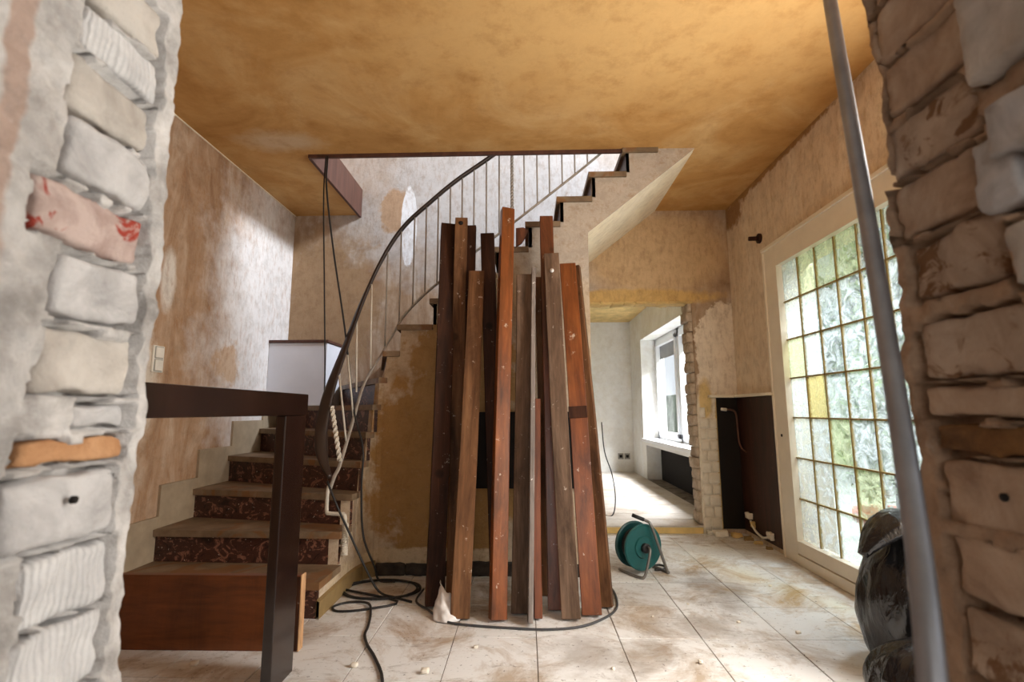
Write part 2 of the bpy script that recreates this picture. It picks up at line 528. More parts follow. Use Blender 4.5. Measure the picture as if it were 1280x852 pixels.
GREEN2 = plain('dark_teal_plastic', rgb(20, 64, 64), 0.4)
WHITE_P = plain('white_plastic', rgb(228, 222, 210), 0.4)
SOCKET_D = plain('grey_plastic_insert', rgb(150, 146, 140), 0.5)
COPPER = plain('copper_pipe', rgb(104, 72, 58), 0.5, 0.4)
CRUMB = plain('plaster_crumb', rgb(228, 220, 206), 0.95, bump=0.5, scale=30)
BLIND = plain('grey_roller_blind', rgb(150, 152, 156), 0.7)
HOLE = plain('matt_black', rgb(22, 16, 13), 0.9)  # plain near-black for holes, recess backing, board and panel
BASE_D = plain('dark_stained_base', rgb(62, 54, 48), 0.9, var=0.5, scale=18, bump=0.5)
BASE_G = plain('olive_stone_base', rgb(140, 116, 76), 0.7, var=0.2)
TERRA = plain('terracotta', rgb(190, 104, 70), 0.85, var=0.2)
YELLOW_CEIL = plain('yellow_plaster', rgb(208, 178, 120), 0.95, var=0.25, scale=9)
WHITE_PAINT = plain('white_wall_paint', rgb(216, 216, 222), 0.8, var=0.06, scale=3)
RENDER_W = plain('white_outdoor_render', rgb(240, 236, 224), 0.9, var=0.04)
TERRACE = plain('pale_terrace_paving', rgb(132, 136, 124), 0.9, var=0.4, scale=3)
STONEW = plain('mossy_garden_wall', rgb(140, 150, 132), 0.95, var=0.5, scale=3.0)
WRAP = plain('crumpled_white_film', rgb(226, 222, 220), 0.4, var=0.06)

# stone treads and marbled risers
t = NT('stair_tread_stone')
p = t.pos()
c = t.ramp(t.noise(p, 6, 8, 0.65), [(0.3, rgb(96, 78, 60)), (0.5, rgb(124, 104, 82)), (0.7, rgb(148, 128, 106))])
c = t.mix(t.ramp(t.noise(p, 4, 4, 0.5, 1.5), [(0.54, 0.0), (0.6, 0.7)]), c, rgb(128, 86, 48))
TREAD = t.fin(c, 0.6, 0.3)
t = NT('marbled_riser_tile')
p = t.pos()
mm = t.n('ShaderNodeVectorMath', operation='MULTIPLY')
t.l(p, mm.inputs[0])
mm.inputs[1].default_value = (9, 9, 13)
vo = t.n('ShaderNodeTexNoise', Scale=1.2, Detail=6, Roughness=0.6, Distortion=2.5)
t.l(mm.outputs[0], vo.inputs['Vector'])
c = t.ramp(vo.outputs['Fac'], [(0.35, rgb(38, 22, 18)), (0.47, rgb(74, 44, 34)), (0.55, rgb(58, 34, 28)), (0.63, rgb(150, 104, 84)), (0.7, rgb(70, 42, 34))])
c = t.mix(t.ramp(t.noise(p, 70, 2, 0.5), [(0.72, 0.0), (0.74, 1.0)]), c, PALE)
RISER = t.fin(c, 0.45, 0.4)
SKIRT = plain('dusty_stone_skirting', rgb(160, 142, 118), 0.8, var=0.15, scale=14)

# black bin-liner film
t = NT('black_bin_liner')
p = t.obj((1, 1, 0.45), False)
t.bump(t.noise(p, 16, 4, 0.5, 1.2), 0.6, 0.02)
BAG = t.fin((0.007, 0.007, 0.008), 0.2, 0.6)


def glass_mat(name, tint, milk, clear):
    """hand-made cloudy glass: see-through, milky mottles and a gloss"""
    t = NT(name)
    p = t.obj((1, 1, 1))
    tr = t.n('ShaderNodeBsdfTransparent')
    tr.inputs['Color'].default_value = (*tint, 1)
    tl = t.n('ShaderNodeBsdfTranslucent')
    tl.inputs['Color'].default_value = (*milk, 1)
    mot = t.ramp(t.noise(p, 14, 10, 0.75, 1.0), [(0.38, 0.95), (0.5, clear * 0.9), (0.62, 0.2)])
    m1 = t.n('ShaderNodeMixShader')
    t.l(mot, m1.inputs[0])
    t.l(tl.outputs[0], m1.inputs[1])
    t.l(tr.outputs[0], m1.inputs[2])
    gl = t.n('ShaderNodeBsdfGlossy', Roughness=0.12)
    m2 = t.n('ShaderNodeMixShader')
    m2.inputs[0].default_value = 0.06
    t.l(m1.outputs[0], m2.inputs[1])
    t.l(gl.outputs[0], m2.inputs[2])
    t.l(m2.outputs[0], t.out.inputs['Surface'])
    return t.m


G_CLEAR = glass_mat('cloudy_clear_glass', (0.86, 0.90, 0.90), (0.62, 0.66, 0.68), 0.8)
G_GREEN = glass_mat('cloudy_green_glass', (0.82, 0.86, 0.74), (0.58, 0.62, 0.50), 0.8)
G_YELLOW = glass_mat('cloudy_yellow_glass', (0.84, 0.80, 0.56), (0.62, 0.58, 0.40), 0.75)
t = NT('window_glass')
tr = t.n('ShaderNodeBsdfTransparent')
gl = t.n('ShaderNodeBsdfGlossy', Roughness=0.02)
mx = t.n('ShaderNodeMixShader')
mx.inputs[0].default_value = 0.06
t.l(tr.outputs[0], mx.inputs[1])
t.l(gl.outputs[0], mx.inputs[2])
t.l(mx.outputs[0], t.out.inputs['Surface'])
G_WIN = t.m
t = NT('garden_leaves')
c = t.ramp(t.noise(t.pos(), 6, 4), [(0.3, rgb(84, 112, 70)), (0.5, rgb(136, 162, 112)), (0.7, rgb(190, 202, 160))])
LEAF = t.fin(c, 0.7, 0.3)

# ------------------------------------------------------------------ the shell
XL, XR, YB, YS, ZC, ZU = -1.897, 1.617, 3.875, 2.898, 2.50, 2.66
XH0, XS = -1.36, 0.38
Y1 = 0.645          # far face of the broken front wall


def wall(name, axis, c0, c1, u0, u1, z0, z1, holes, m, cuts=()):
    """wall slab between planes c0 and c1 on 'axis' with rectangular holes (u0,u1,z0,z1)"""
    us = sorted({u0, u1, *[h[0] for h in holes], *[h[1] for h in holes], *[c for c in cuts]})
    zs = sorted({z0, z1, *[h[2] for h in holes], *[h[3] for h in holes]})
    solid = {}
    for i in range(len(us) - 1):
        for j in range(len(zs) - 1):
            uc, zc = (us[i] + us[i + 1]) / 2, (zs[j] + zs[j + 1]) / 2
            solid[i, j] = not any(h[0] < uc < h[1] and h[2] < zc < h[3] for h in holes)
    vs, fs, idx = [], [], {}

    def V(c, u, z):
        k = (c, u, z)
        if k not in idx:
            idx[k] = len(vs)
            vs.append((c, u, z) if axis == 'X' else (u, c, z))
        return idx[k]
    for (i, j), s in solid.items():
        if not s:
            continue
        a, b, e, f = us[i], us[i + 1], zs[j], zs[j + 1]
        fs.append((V(c0, a, e), V(c0, b, e), V(c0, b, f), V(c0, a, f)))
        fs.append((V(c1, a, e), V(c1, b, e), V(c1, b, f), V(c1, a, f)))
        for (di, dj, q) in ((-1, 0, ((a, e), (a, f))), (1, 0, ((b, e), (b, f))), (0, -1, ((a, e), (b, e))), (0, 1, ((a, f), (b, f)))):
            if not solid.get((i + di, j + dj), False):
                (ua, za), (ub, zb) = q
                fs.append((V(c0, ua, za), V(c0, ub, zb), V(c1, ub, zb), V(c1, ua, za)))
    return struct(mesh(name, vs, fs, m))


# garden door and windows
DY0, DY1, DZ = 1.895, 3.28, 1.96
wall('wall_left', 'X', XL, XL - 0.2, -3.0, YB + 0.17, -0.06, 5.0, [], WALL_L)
wall('wall_right', 'X', XR, XR + 0.13, -3.0, YB + 0.17, -0.06, 5.0,
     [(DY0, DY1, 0.0, DZ), (0.75, 1.75, 0.3, 2.1), (-1.7, -0.3, 0.9, 2.2), (1.9, 3.6, 3.3, 4.9)], WALL_R)  # second opening is added out of view to let the side fill in
wall('wall_back', 'Y', YB, YB + 0.16, XL, XR, -0.06, 5.0, [(0.42, 1.305, -0.06, 1.742)], WALL_B)
wall('wall_front_room', 'Y', -3.0, -3.2, XL - 0.2, XR + 0.13, -0.06, 2.5, [(-1.5, 1.1, 0.9, 2.3)], FRONT_PLAIN)
wall('wall_upstairs', 'Y', 1.2, 1.05, XL, XR, 2.66, 5.0, [], FRONT_PLAIN)
struct(boxes('ceiling', [(XL, XR, Y1 - 0.2, YS, ZC, ZU), (XL, XH0, YS, YB, ZC, ZU), (0.80, XR, YS, YB, ZC, ZU)], CEIL))
struct(boxes('ceiling_front_room', [(XL, XR, -3.0, Y1 - 0.2, ZC, ZU)], FRONT_PLAIN))
struct(boxes('ceiling_upstairs', [(XL - 0.2, XR + 0.13, 1.0, YB + 0.17, 5.0, 5.1)], FRONT_PLAIN))
# brown boards lining the stairwell opening
struct(box('trim_1', XH0, 0.60, YS - 0.004, YS + 0.016, ZC - 0.022, ZU + 0.06, W_TRIM, bev=0.002))
struct(box('trim_2', XH0 - 0.004, XH0 + 0.016, YS + 0.017, YB - 0.002, ZC - 0.022, ZU + 0.06, W_TRIM, bev=0.002))

# floor with its tiles
floor = struct(boxes('floor', [(XL, XR, -3.0, YB, -0.06, -0.004)], GROUT))
TP, TX0, TY0 = 0.33, 0.034, 2.144


def tile_mesh(w, d):
    g, b = 0.0016, 0.0010
    vs = []
    for (ins, z) in ((g, -0.02), (g, -0.0025), (g + b, 0.0)):
        vs += [(ins - w / 2, ins - d / 2, z), (w / 2 - ins, ins - d / 2, z), (w / 2 - ins, d / 2 - ins, z), (ins - w / 2, d / 2 - ins, z)]
    fs = []
    for k in (0, 4):
        fs += [(k + i, k + (i + 1) % 4, k + 4 + (i + 1) % 4, k + 4 + i) for i in range(4)]
    fs.append((8, 9, 10, 11))
    me = bpy.data.meshes.new('floor_tile')
    me.from_pydata(vs, [], fs)
    me.materials.append(FLOOR_T)
    return me


TCACHE = {}
for i in range(-7, 6):
    for j in range(-6, 7):
        x0, x1 = TX0 + TP * i, TX0 + TP * (i + 1)
        y0, y1 = TY0 + TP * j, TY0 + TP * (j + 1)
        x0, x1, y0, y1 = max(x0, XL), min(x1, XR), max(y0, 0.2), min(y1, YB)
        if x1 - x0 < 0.02 or y1 - y0 < 0.02:
            continue
        if (x1 < -0.93 and y0 > 2.30) or (x1 < XS and y0 > YS):
            continue
        if y1 < 1.0 and (x1 < -0.6 or x0 > 0.6):
            continue
        k = (round(x1 - x0, 3), round(y1 - y0, 3))
        if k not in TCACHE:
            TCACHE[k] = tile_mesh(*k)
        o = bpy.data.objects.new('tile', TCACHE[k])
        COL.objects.link(o)
        o.location = ((x0 + x1) / 2, (y0 + y1) / 2, random.uniform(-0.0012, 0.0006))
        o.rotation_euler = (random.uniform(-0.002, 0.002), random.uniform(-0.002, 0.002), 0)
        o.parent = floor

# ------------------------------------------------------------------ broken front wall: two jambs of brick


def jamb(name, sgn, xf, m, room_m, seed, bricks):
    """mortar surface wrapping round the broken end of the wall; sgn -1 left, +1 right"""
    prof = [(0.42, 0.395), (0.22, 0.395), (0.10, 0.397), (0.03, 0.40)]
    n = 58
    prof += [(0.0, 0.405 + (Y1 - 0.41) * k / n) for k in range(n + 1)]
    prof += [(0.012, Y1), (0.03, Y1), (0.10, Y1), (0.42, Y1)]
    zs = [-0.01, 0.15, 0.3, 0.4, 0.45] + [0.50 + 0.0042 * k for k in range(250)] + [1.65, 2.0, 2.25, 2.5]
    vs, fs = [], []
    k = len(prof)
    so = Vector((seed, 0, 0))
    for z in zs:
        for (dx, y) in prof:
            P = Vector((xf + sgn * dx, y, z))
            am = 0.0 if dx > 0.15 else 1.0
            e = noise.noise(Vector((seed, 7.7, z * 11))) * 0.010 + noise.noise(Vector((seed, 3.3, z * 38))) * 0.005
            if dx < 0.02:
                nz = noise.noise((P + so) * 14) * 0.008 + noise.noise((P + so) * 45) * 0.005 + noise.noise((P + so) * 120) * 0.002
                lvl = -0.010 + nz          # proud of the nominal face
                for (y0, y1, z0, z1, _m, pr) in bricks:
                    wob = 0.004 * noise.noise(Vector((y * 50, z * 50, seed)))
                    d = max(y0 - y, y - y1, z0 - z, z - z1) + wob
                    if d < -0.004:
                        lvl = 0.012
                        break
                    if d < 0.0045:
                        crack = noise.noise(Vector((y * 18, z * 18, seed + 4))) + (0.25 if z < z0 + 0.01 else -0.05)
                        if crack > -0.30:
                            lvl = max(lvl, 0.022)
                P.x += sgn * lvl
                P.x += sgn * 0.014 * (1 if y > Y1 - 0.003 else 0)
            if y >= Y1 - 0.06:
                P.y += e * am * min(1, (y - (Y1 - 0.06)) / 0.05)
            vs.append(P)
    for i in range(len(zs) - 1):
        for q in range(k - 1):
            a = i * k + q
            fs.append((a, a + 1, a + k + 1, a + k))
    o = struct(mesh(name, vs, fs, m, None, True))
    # the plain run of the wall beyond the broken end
    xe = XL if sgn < 0 else XR
    x0, x1 = sorted((xf + sgn * 0.41, xe))
    mesh('plastered_wall', *box_data(x0, x1, 0.3955, Y1 - 0.0005, -0.01, 2.5), room_m, o)
    for i, (y0, y1, z0, z1, bm_, pr) in enumerate(bricks):
        a, b = sorted((xf + sgn * 0.052, xf - sgn * pr))
        rough_block('brick', a, b, y0, y1, z0, z1, bm_, o, 0.0062, i + seed * 7, 0.25, 9)
    return o


LB = [(0.490, 0.610, 1.378, 1.445, BR_BEIGE, 0.006), (0.496, 0.612, 1.312, 1.366, BR_GROOVE, 0.008), (0.492, 0.605, 1.238, 1.300, BR_BEIGE, 0.004),
      (0.493, 0.612, 1.160, 1.228, BR_WHITE, 0.010), (0.470, 0.612, 1.088, 1.146, BR_RED, 0.004), (0.498, 0.612, 1.006, 1.072, BR_WHITE, 0.011),
      (0.492, 0.616, 0.922, 0.990, BR_BEIGE, 0.006), (0.545, 0.612, 0.884, 0.906, BR_WHITE, 0.004), (0.482, 0.614, 0.845, 0.869, BR_ORANGE, 0.007), (0.474, 0.606, 0.762, 0.832, BR_WHITE, 0.008),
      (0.508, 0.612, 0.684, 0.750, BR_GROOVE, 0.006), (0.505, 0.611, 0.600, 0.674, BR_GROOVE, 0.006), (0.500, 0.612, 0.520, 0.588, BR_WHITE, 0.006)]
RB = [(0.508, 0.632, 1.362, 1.440, BR_TAN, 0.006), (0.500, 0.630, 1.280, 1.350, BR_TAN, 0.006), (0.508, 0.638, 1.196, 1.267, BR_TAN2, 0.004),
      (0.516, 0.632, 1.116, 1.185, BR_TAN, 0.007), (0.500, 0.618, 1.034, 1.102, BR_TAN2, 0.006), (0.430, 0.618, 0.938, 1.004, BR_TAN2, 0.006),
      (0.430, 0.624, 0.894, 0.926, BR_TAN, 0.004), (0.430, 0.618, 0.853, 0.884, BR_BROWN, 0.003), (0.430, 0.614, 0.774, 0.842, BR_TAN, 0.008),
      (0.430, 0.606, 0.697, 0.763, BR_TAN, 0.008), (0.430, 0.602, 0.618, 0.686, BR_TAN2, 0.008), (0.430, 0.605, 0.535, 0.607, BR_TAN, 0.006),
      (0.405, 0.502, 1.240, 1.352, BR_BEIGE, 0.022), (0.405, 0.488, 1.148, 1.205, BR_WHITE, 0.024), (0.470, 0.512, 1.100, 1.176, BR_WHITE, 0.016), (0.405, 0.466, 1.092, 1.140, BR_TAN, 0.004),
      (0.405, 0.490, 1.018, 1.084, BR_BEIGE, 0.014), (0.508, 0.632, 1.452, 1.52, BR_TAN, 0.006), (0.400, 0.500, 1.365, 1.44, BR_TAN2, 0.008)]
JL = jamb('wall_front_left', -1, -0.508, MORTAR_L, WALL_L, 2.1, LB)
JR = jamb('wall_front_right', 1, 0.492, MORTAR_R, WALL_R, 9.4, RB)
tube('drill_hole', [(-0.49, 0.545, 0.806), (-0.4945, 0.545, 0.806)], 0.0042, HOLE, [o for o in JL.children if o.name.startswith('brick')][9], 10, 1)
tube('drill_hole', [(0.480, 0.533, 0.812), (0.4835, 0.533, 0.812)], 0.0042, HOLE, [o for o in JR.children if o.name.startswith('brick')][8], 10, 1)
struct(box('trim_5', XL + 0.0005, XL + 0.007, Y1, YB - 0.001, ZC - 0.007, ZC - 0.0005, SOFFIT))

# ------------------------------------------------------------------ doorway in the back wall, room behind
for i in range(21):
    z0 = 0.062 + i * 0.0805
    z1 = min(z0 + 0.0785, 1.74)
    xin = 1.268 + 0.026 * noise.noise(Vector((i * 1.7, 2.2, 0))) + 0.02 * (1 - i / 20)
    rough_block('brick', xin, 1.315, YB + 0.004 + random.uniform(0, 0.01), YB + 0.155, z0, z1, BR_JAMB, bpy.data.objects['wall_back'], 0.007, i + 80, 0.2, 3)
bk = bpy.data.objects['wall_back']
for i in range(11):
    z0 = 0.03 + i * 0.0815
    zs = [(1.318, 1.390), (1.3925, 1.446)] if i % 2 else [(1.318, 1.364), (1.3665, 1.446)]
    for (a, b) in zs:
        if i == 10 and b > 1.4:
            continue
        rough_block('brick', a, b, YB - 0.003, YB + 0.03, z0, z0 + 0.0785, BR_PAINT, bk, 0.0012, i * 3 + a * 10, 0.2, 3)
for i in range(9):      # crumbling edge of plaster under the lintel
    x0 = 0.5 + i * 0.09
    rough_block('plaster_lump', x0, x0 + 0.1, YB - 0.004, YB + 0.12, 1.728 + random.uniform(0, 0.008), 1.752, YELLOW_CEIL, bk, 0.006, i + 130, 0.2, 3)

BX, BYF, BZ = 1.50, 7.15, 2.17
bfl = struct(boxes('floor_back_room', [(-0.6, 1.75, YB + 0.165, BYF, -0.06, 0.05), (0.42, 1.305, YB + 0.02, YB + 0.165, -0.06, 0.05)], GROUT))
for i in range(16):
    y0 = YB + 0.02 + i * 0.205
    x1 = 1.30 if i == 0 else BX - 0.002
    box('floor_board', -0.55, x1, y0, min(y0 + 0.201, BYF), 0.046, 0.056 + random.uniform(-0.001, 0.001), FLOOR_B, bfl, bev=0.002)
tb = struct(box('trim_3', 0.44, 1.30, YB - 0.012, YB + 0.018, 0.0, 0.045, plain('pine_threshold', rgb(222, 190, 122), 0.6, var=0.2), bev=0.003))
box('threshold_edge', 0.44, 1.30, YB - 0.02, YB + 0.02, 0.0455, 0.058, FLOOR_B, tb, bev=0.003)
WY0, WY1, WZ0, WZ1 = 4.55, 6.51, 0.54, 1.815
wall('wall_back_room_right', 'X', BX, BX + 0.30, YB + 0.16, BYF, 0.0, BZ, [(WY0, WY1, WZ0, WZ1), (4.5, 6.40, 0.0, 0.47)], WHITE_ROOM)
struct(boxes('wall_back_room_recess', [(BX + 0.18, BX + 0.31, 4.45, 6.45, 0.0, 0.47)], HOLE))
wall('wall_back_room_far', 'Y', BYF, BYF + 0.15, -0.7, 1.8, 0.0, BZ, [], WHITE_ROOM)
wall('wall_back_room_left', 'X', -0.6, -0.75, YB + 0.16, BYF, 0.0, BZ, [], WHITE_ROOM)
struct(boxes('ceiling_back_room', [(-0.75, 1.85, YB + 0.16, BYF + 0.1, BZ, BZ + 0.1)], YELLOW_CEIL))

# window of the back room
win = struct(box('window_1', BX - 0.03, BX + 0.27, WY0 - 0.02, WY1 + 0.01, WZ0 - 0.028, WZ0 + 0.012, UPVC, bev=0.004))
WX = BX + 0.19
for nm, a in (('window_frame', (WX, WX + 0.06, WY1 - 0.06, WY1, WZ0, WZ1)), ('window_frame', (WX, WX + 0.06, WY0, WY0 + 0.06, WZ0, WZ1)),
              ('window_frame', (WX, WX + 0.06, WY0, WY1, WZ1 - 0.06, WZ1)), ('window_frame', (WX, WX + 0.06, WY0, WY1, WZ0, WZ0 + 0.06)),
              ('mullion', (WX, WX + 0.06, 5.50, 5.58, WZ0, WZ1))):
    box(nm, *a, UPVC, win, bev=0.006)
for (a, b) in ((5.58, 6.45), (4.61, 5.50)):
    for q in ((WX - 0.02, WX + 0.03, b - 0.055, b, WZ0 + 0.05, WZ1 - 0.05), (WX - 0.02, WX + 0.03, a, a + 0.055, WZ0 + 0.05, WZ1 - 0.05),
              (WX - 0.02, WX + 0.03, a, b, WZ0 + 0.05, WZ0 + 0.105), (WX - 0.02, WX + 0.03, a, b, WZ1 - 0.105, WZ1 - 0.05)):
        box('sash', *q, UPVC, win, bev=0.005)
    box('pane', WX + 0.004, WX + 0.01, a + 0.05, b - 0.05, WZ0 + 0.1, WZ1 - 0.1, G_WIN, win)
    box('blind', WX + 0.034, WX + 0.044, a + 0.03, b - 0.03, WZ1 - 0.27, WZ1 - 0.06, BLIND, win)

# ------------------------------------------------------------------ garden door with leaded glass
door = struct(empty('door_1', (XR, 2.6, 0)))


def dbox(name, x0, x1, y0, y1, z0, z1, m, bev=0.003):
    return box(name, x0 - XR, x1 - XR, y0 - 2.6, y1 - 2.6, z0, z1, m, door, bev)


GY1, GY0, GZ0, GZ1 = 3.128, 2.048, 0.135, 1.813
stile_l = dbox('stile', XR - 0.018, XR + 0.05, GY1, DY1 - 0.002, 0.001, DZ - 0.002, FRAME_W)
dbox('stile', XR - 0.018, XR + 0.05, DY0 + 0.002, GY0, 0.001, DZ - 0.002, FRAME_W)
dbox('top_rail', XR - 0.018, XR + 0.05, GY0, GY1, GZ1, DZ - 0.002, FRAME_W)
dbox('bottom_rail', XR - 0.018, XR + 0.05, GY0, GY1, 0.062, GZ0, FRAME_W)
dbox('kick_board', XR - 0.026, XR + 0.05, GY0, GY1, 0.001, 0.058, FRAME_W)
dbox('casing_bead', XR - 0.030, XR - 0.006, DY0 - 0.012, DY1 + 0.012, DZ - 0.012, DZ + 0.010, FRAME_W)
dbox('casing_bead', XR - 0.026, XR - 0.006, DY1 - 0.008, DY1 + 0.010, 0.0, DZ - 0.012, FRAME_W)
NC, NR = 6, 7
cw, rh = (GY1 - GY0) / NC, (GZ1 - GZ0) / NR
pm = {}
for m in (G_CLEAR, G_GREEN, G_YELLOW):
    vs, fs = box_data(-0.002, 0.002, -cw / 2 + 0.001, cw / 2 - 0.001, -rh / 2 + 0.001, rh / 2 - 0.001)
    me = bpy.data.meshes.new('pane')
    me.from_pydata(vs, [], fs)
    me.materials.append(m)
    pm[m.name] = me
YEL = {(3, 1)}
GRN = {(0, 1), (0, 2), (0, 3), (2, 0), (4, 2), (5, 3)}
for r in range(NR):
    for c_ in range(NC):
        m = G_YELLOW if (r, c_) in YEL else G_GREEN if (r, c_) in GRN else G_CLEAR
        o = bpy.data.objects.new('pane', pm[m.name])
        COL.objects.link(o)
        o.parent = door
        o.location = (0.022, GY1 - cw * (c_ + 0.5) - 2.6, GZ1 - rh * (r + 0.5))
        o.rotation_euler = (0, random.uniform(-0.006, 0.006), random.uniform(-0.008, 0.008))
for k in range(1, NC):
    y = GY1 - cw * k
    dbox('came', XR + 0.014, XR + 0.030, y - 0.0045, y + 0.0045, GZ0, GZ1, CAME, 0.002)
for k in range(1, NR):
    z = GZ1 - rh * k
    dbox('came', XR + 0.013, XR + 0.031, GY0, GY1, z - 0.0045, z + 0.0045, CAME, 0.002)
kn = dbox('screw_hole', XR - 0.0215, XR - 0.017, 3.205, 3.222, 0.735, 0.752, HOLE, 0.003)
kn.parent = stile_l
# outside reveal
struct(boxes('trim_4', [(XR + 0.05, XR + 0.22, GY1 + 0.005, DY1 + 0.3, -0.06, DZ + 0.3), (XR + 0.05, XR + 0.20, DY0 - 0.3, GY1 + 0.005, GZ1 + 0.01, DZ + 0.3)], RENDER_W))

# ------------------------------------------------------------------ staircase
RS = 0.1565
inner = {1: (-0.93, 2.283), 2: (-0.93, 2.52), 3: (-0.93, 2.66), 4: (-0.925, 2.755), 5: (-0.912, 2.82), 6: (-0.893, 2.862), 7: (-0.870, 2.886), 8: (-0.842, 2.897), 9: (-0.762, YS)}
outer = {1: (XL, 2.283), 2: (XL, 2.56), 3: (XL, 2.845), 4: (XL, 3.16), 5: (XL, 3.52), 6: (-1.86, YB), 7: (-1.47, YB), 8: (-1.14, YB), 9: (-0.84, YB)}
xs = {10: -0.572, 11: -0.385, 12: -0.195, 13: 0.0, 14: 0.193, 15: 0.39, 16: 0.602, 17: 0.80}
for n, x in xs.items():
    inner[n], outer[n] = (x, YS), (x, YB)
st = tag(empty('staircase', (-1.4, 2.3, 0)), 'winding stone staircase with marbled dark risers rising along the back wall', 'staircase')
SO = Vector((-1.4, 2.3, 0))


def smesh(name, vs, fs, m, smooth=False, parent=None):
    return mesh(name, [Vector(v) - SO for v in vs], fs, m, parent or st, smooth)


def prism(name, poly, z0, z1, m):
    n = len(poly)
    vs = [(x, y, z0) for x, y in poly] + [(x, y, z1) for x, y in poly]
    fs = [tuple(range(n)), tuple(n + i for i in range(n))] + [(i, (i + 1) % n, n + (i + 1) % n, n + i) for i in range(n)]
    return smesh(name, vs, fs, m)


TH = 0.032
for n in range(1, 17):
    a, b = Vector(inner[n]), Vector(outer[n])
    c, d = Vector(inner[n + 1]), Vector(outer[n + 1])
    # direction of climb at this nosing
    nd = Vector((-(b - a).y, (b - a).x)).normalized()
    if nd.dot((c + d) / 2 - (a + b) / 2) < 0:
        nd = -nd
    # overhang at the open side
    ov = Vector((0.016, 0)) if n <= 4 else (Vector((0.012, -0.012)) if n <= 7 else Vector((0, -0.018)))
    p1, p2 = a - nd * 0.0 + ov, b
    p3, p4 = d + nd * 0.02, c + nd * 0.02 + ov
    poly = [p1, p2]
    if n == 5:
        poly.append(Vector((XL, YB)))
    if n == 6:
        pass
    poly += [p3, p4]
    poly = [(min(max(q.x, XL + 0.001), 1.2), min(q.y, YB - 0.001)) for q in poly]
    prism('tread', poly, n * RS - TH, n * RS, TREAD)
    # riser under the nosing
    r0, r1 = a + nd * 0.022, b + nd * 0.022
    r1.x = max(r1.x, XL + 0.001)
    r1.y = min(r1.y, YB - 0.001)
    t2 = nd * 0.02
    z0, z1 = (n - 1) * RS, n * RS - TH
    vs = []
    for z in (z0, z1):
        vs += [(r0.x, r0.y, z), (r1.x, r1.y, z), (r1.x + t2.x, min(r1.y + t2.y, YB), z), (r0.x + t2.x, r0.y + t2.y, z)]
    smesh('riser', vs, [(0, 1, 2, 3), (4, 5, 6, 7), (0, 1, 5, 4), (1, 2, 6, 5), (2, 3, 7, 6), (3, 0, 4, 7)], RISER if n < 8 else W_TRIM)
# last riser up to the upper floor
smesh('riser', box_data(0.80, 0.82, YS, YB - 0.001, 16 * RS, ZU)[0], box_data(0, 1, 0, 1, 0, 1)[1], RISER)

# stepped stone skirting along the left wall
for n in range(1, 6):
    y0, y1 = outer[n][1] + 0.03, (outer[n + 1][1] + 0.029 if n < 5 else YB - 0.002)
    z = n * RS
    vs, fs = box_data(XL + 0.0005, XL + 0.014, y0, y1, z + 0.0005, z + 0.215)
    smesh('skirting', vs, fs, SKIRT)

# side wall under the stair, stepping up with it
path = [inner[n] for n in range(1, 10)] + [(x, YS) for x in xs.values()] + [(1.046, YS)]
cols = []     # (x, y, ztop) in pairs per tread
for n in range(1, 17):
    (ax, ay), (bx, by) = inner[n], inner[n + 1]
    for f in (0.0, 1.0):
        sh = 0.022 / max(0.05, math.hypot(bx - ax, by - ay))
        g = min(1.2, f + sh)
        cols.append((ax + (bx - ax) * g, ay + (by - ay) * g, n * RS - TH))
cols[0] = (cols[0][0], cols[0][1] + 0.024, cols[0][2])
cols.append((0.82, YS, ZC))
cols.append((1.046, YS, ZC))


def zbot(x):
    return 0.0 if x < XS else min(ZC, 1.967 + 0.795 * (x - XS))


cols2 = []
for q in cols:
    if cols2 and cols2[-1][0] < XS < q[0]:
        cols2 += [(XS - 1e-4, YS, q[2]), (XS, YS, q[2])]
    cols2.append(q)
vs, fs = [], []
for (x, y, zt) in cols2:
    zb = zbot(x)
    zt = max(zt, zb)
    on_left = y < 2.75
    nx, ny = (-1, 0) if on_left else ((0, 1) if x > -0.83 else (-0.7, 0.7))
    vs += [(x, y, zb), (x, y, zt), (x + nx * 0.05, y + ny * 0.05, zt), (x + nx * 0.05, y + ny * 0.05, zb)]
nq = len(cols2)
for i in range(nq - 1):
    for q in range(4):
        fs.append((i * 4 + q, i * 4 + (q + 1) % 4, i * 4 + 4 + (q + 1) % 4, i * 4 + 4 + q))
fs += [(0, 1, 2, 3), tuple((nq - 1) * 4 + q for q in range(4))]
sw = struct(mesh('wall_stair', vs, fs, WALL_S))
sof = smesh('soffit', [(XS, YS + 0.05, 1.967), (1.056, YS + 0.05, 2.503), (1.056, YB, 2.503), (XS, YB, 1.967),
                       (XS, YS + 0.05, 2.0), (1.03, YS + 0.05, 2.52), (1.03, YB, 2.52), (XS, YB, 2.0)],
            [(0, 1, 2, 3), (4, 5, 6, 7), (0, 1, 5, 4), (1, 2, 6, 5), (2, 3, 7, 6), (3, 0, 4, 7)], SOFFIT)
smesh('soffit_front', [(XS, YS + 0.0005, 1.966), (1.047, YS + 0.0005, 2.496), (1.047, YS + 0.052, 2.496), (XS, YS + 0.052, 1.966)], [(0, 1, 2, 3)], SOFFIT)
struct(boxes('wall_stair_end', [(XS - 0.06, XS, YS + 0.051, YB, 0.0, 1.98)], WALL_S))
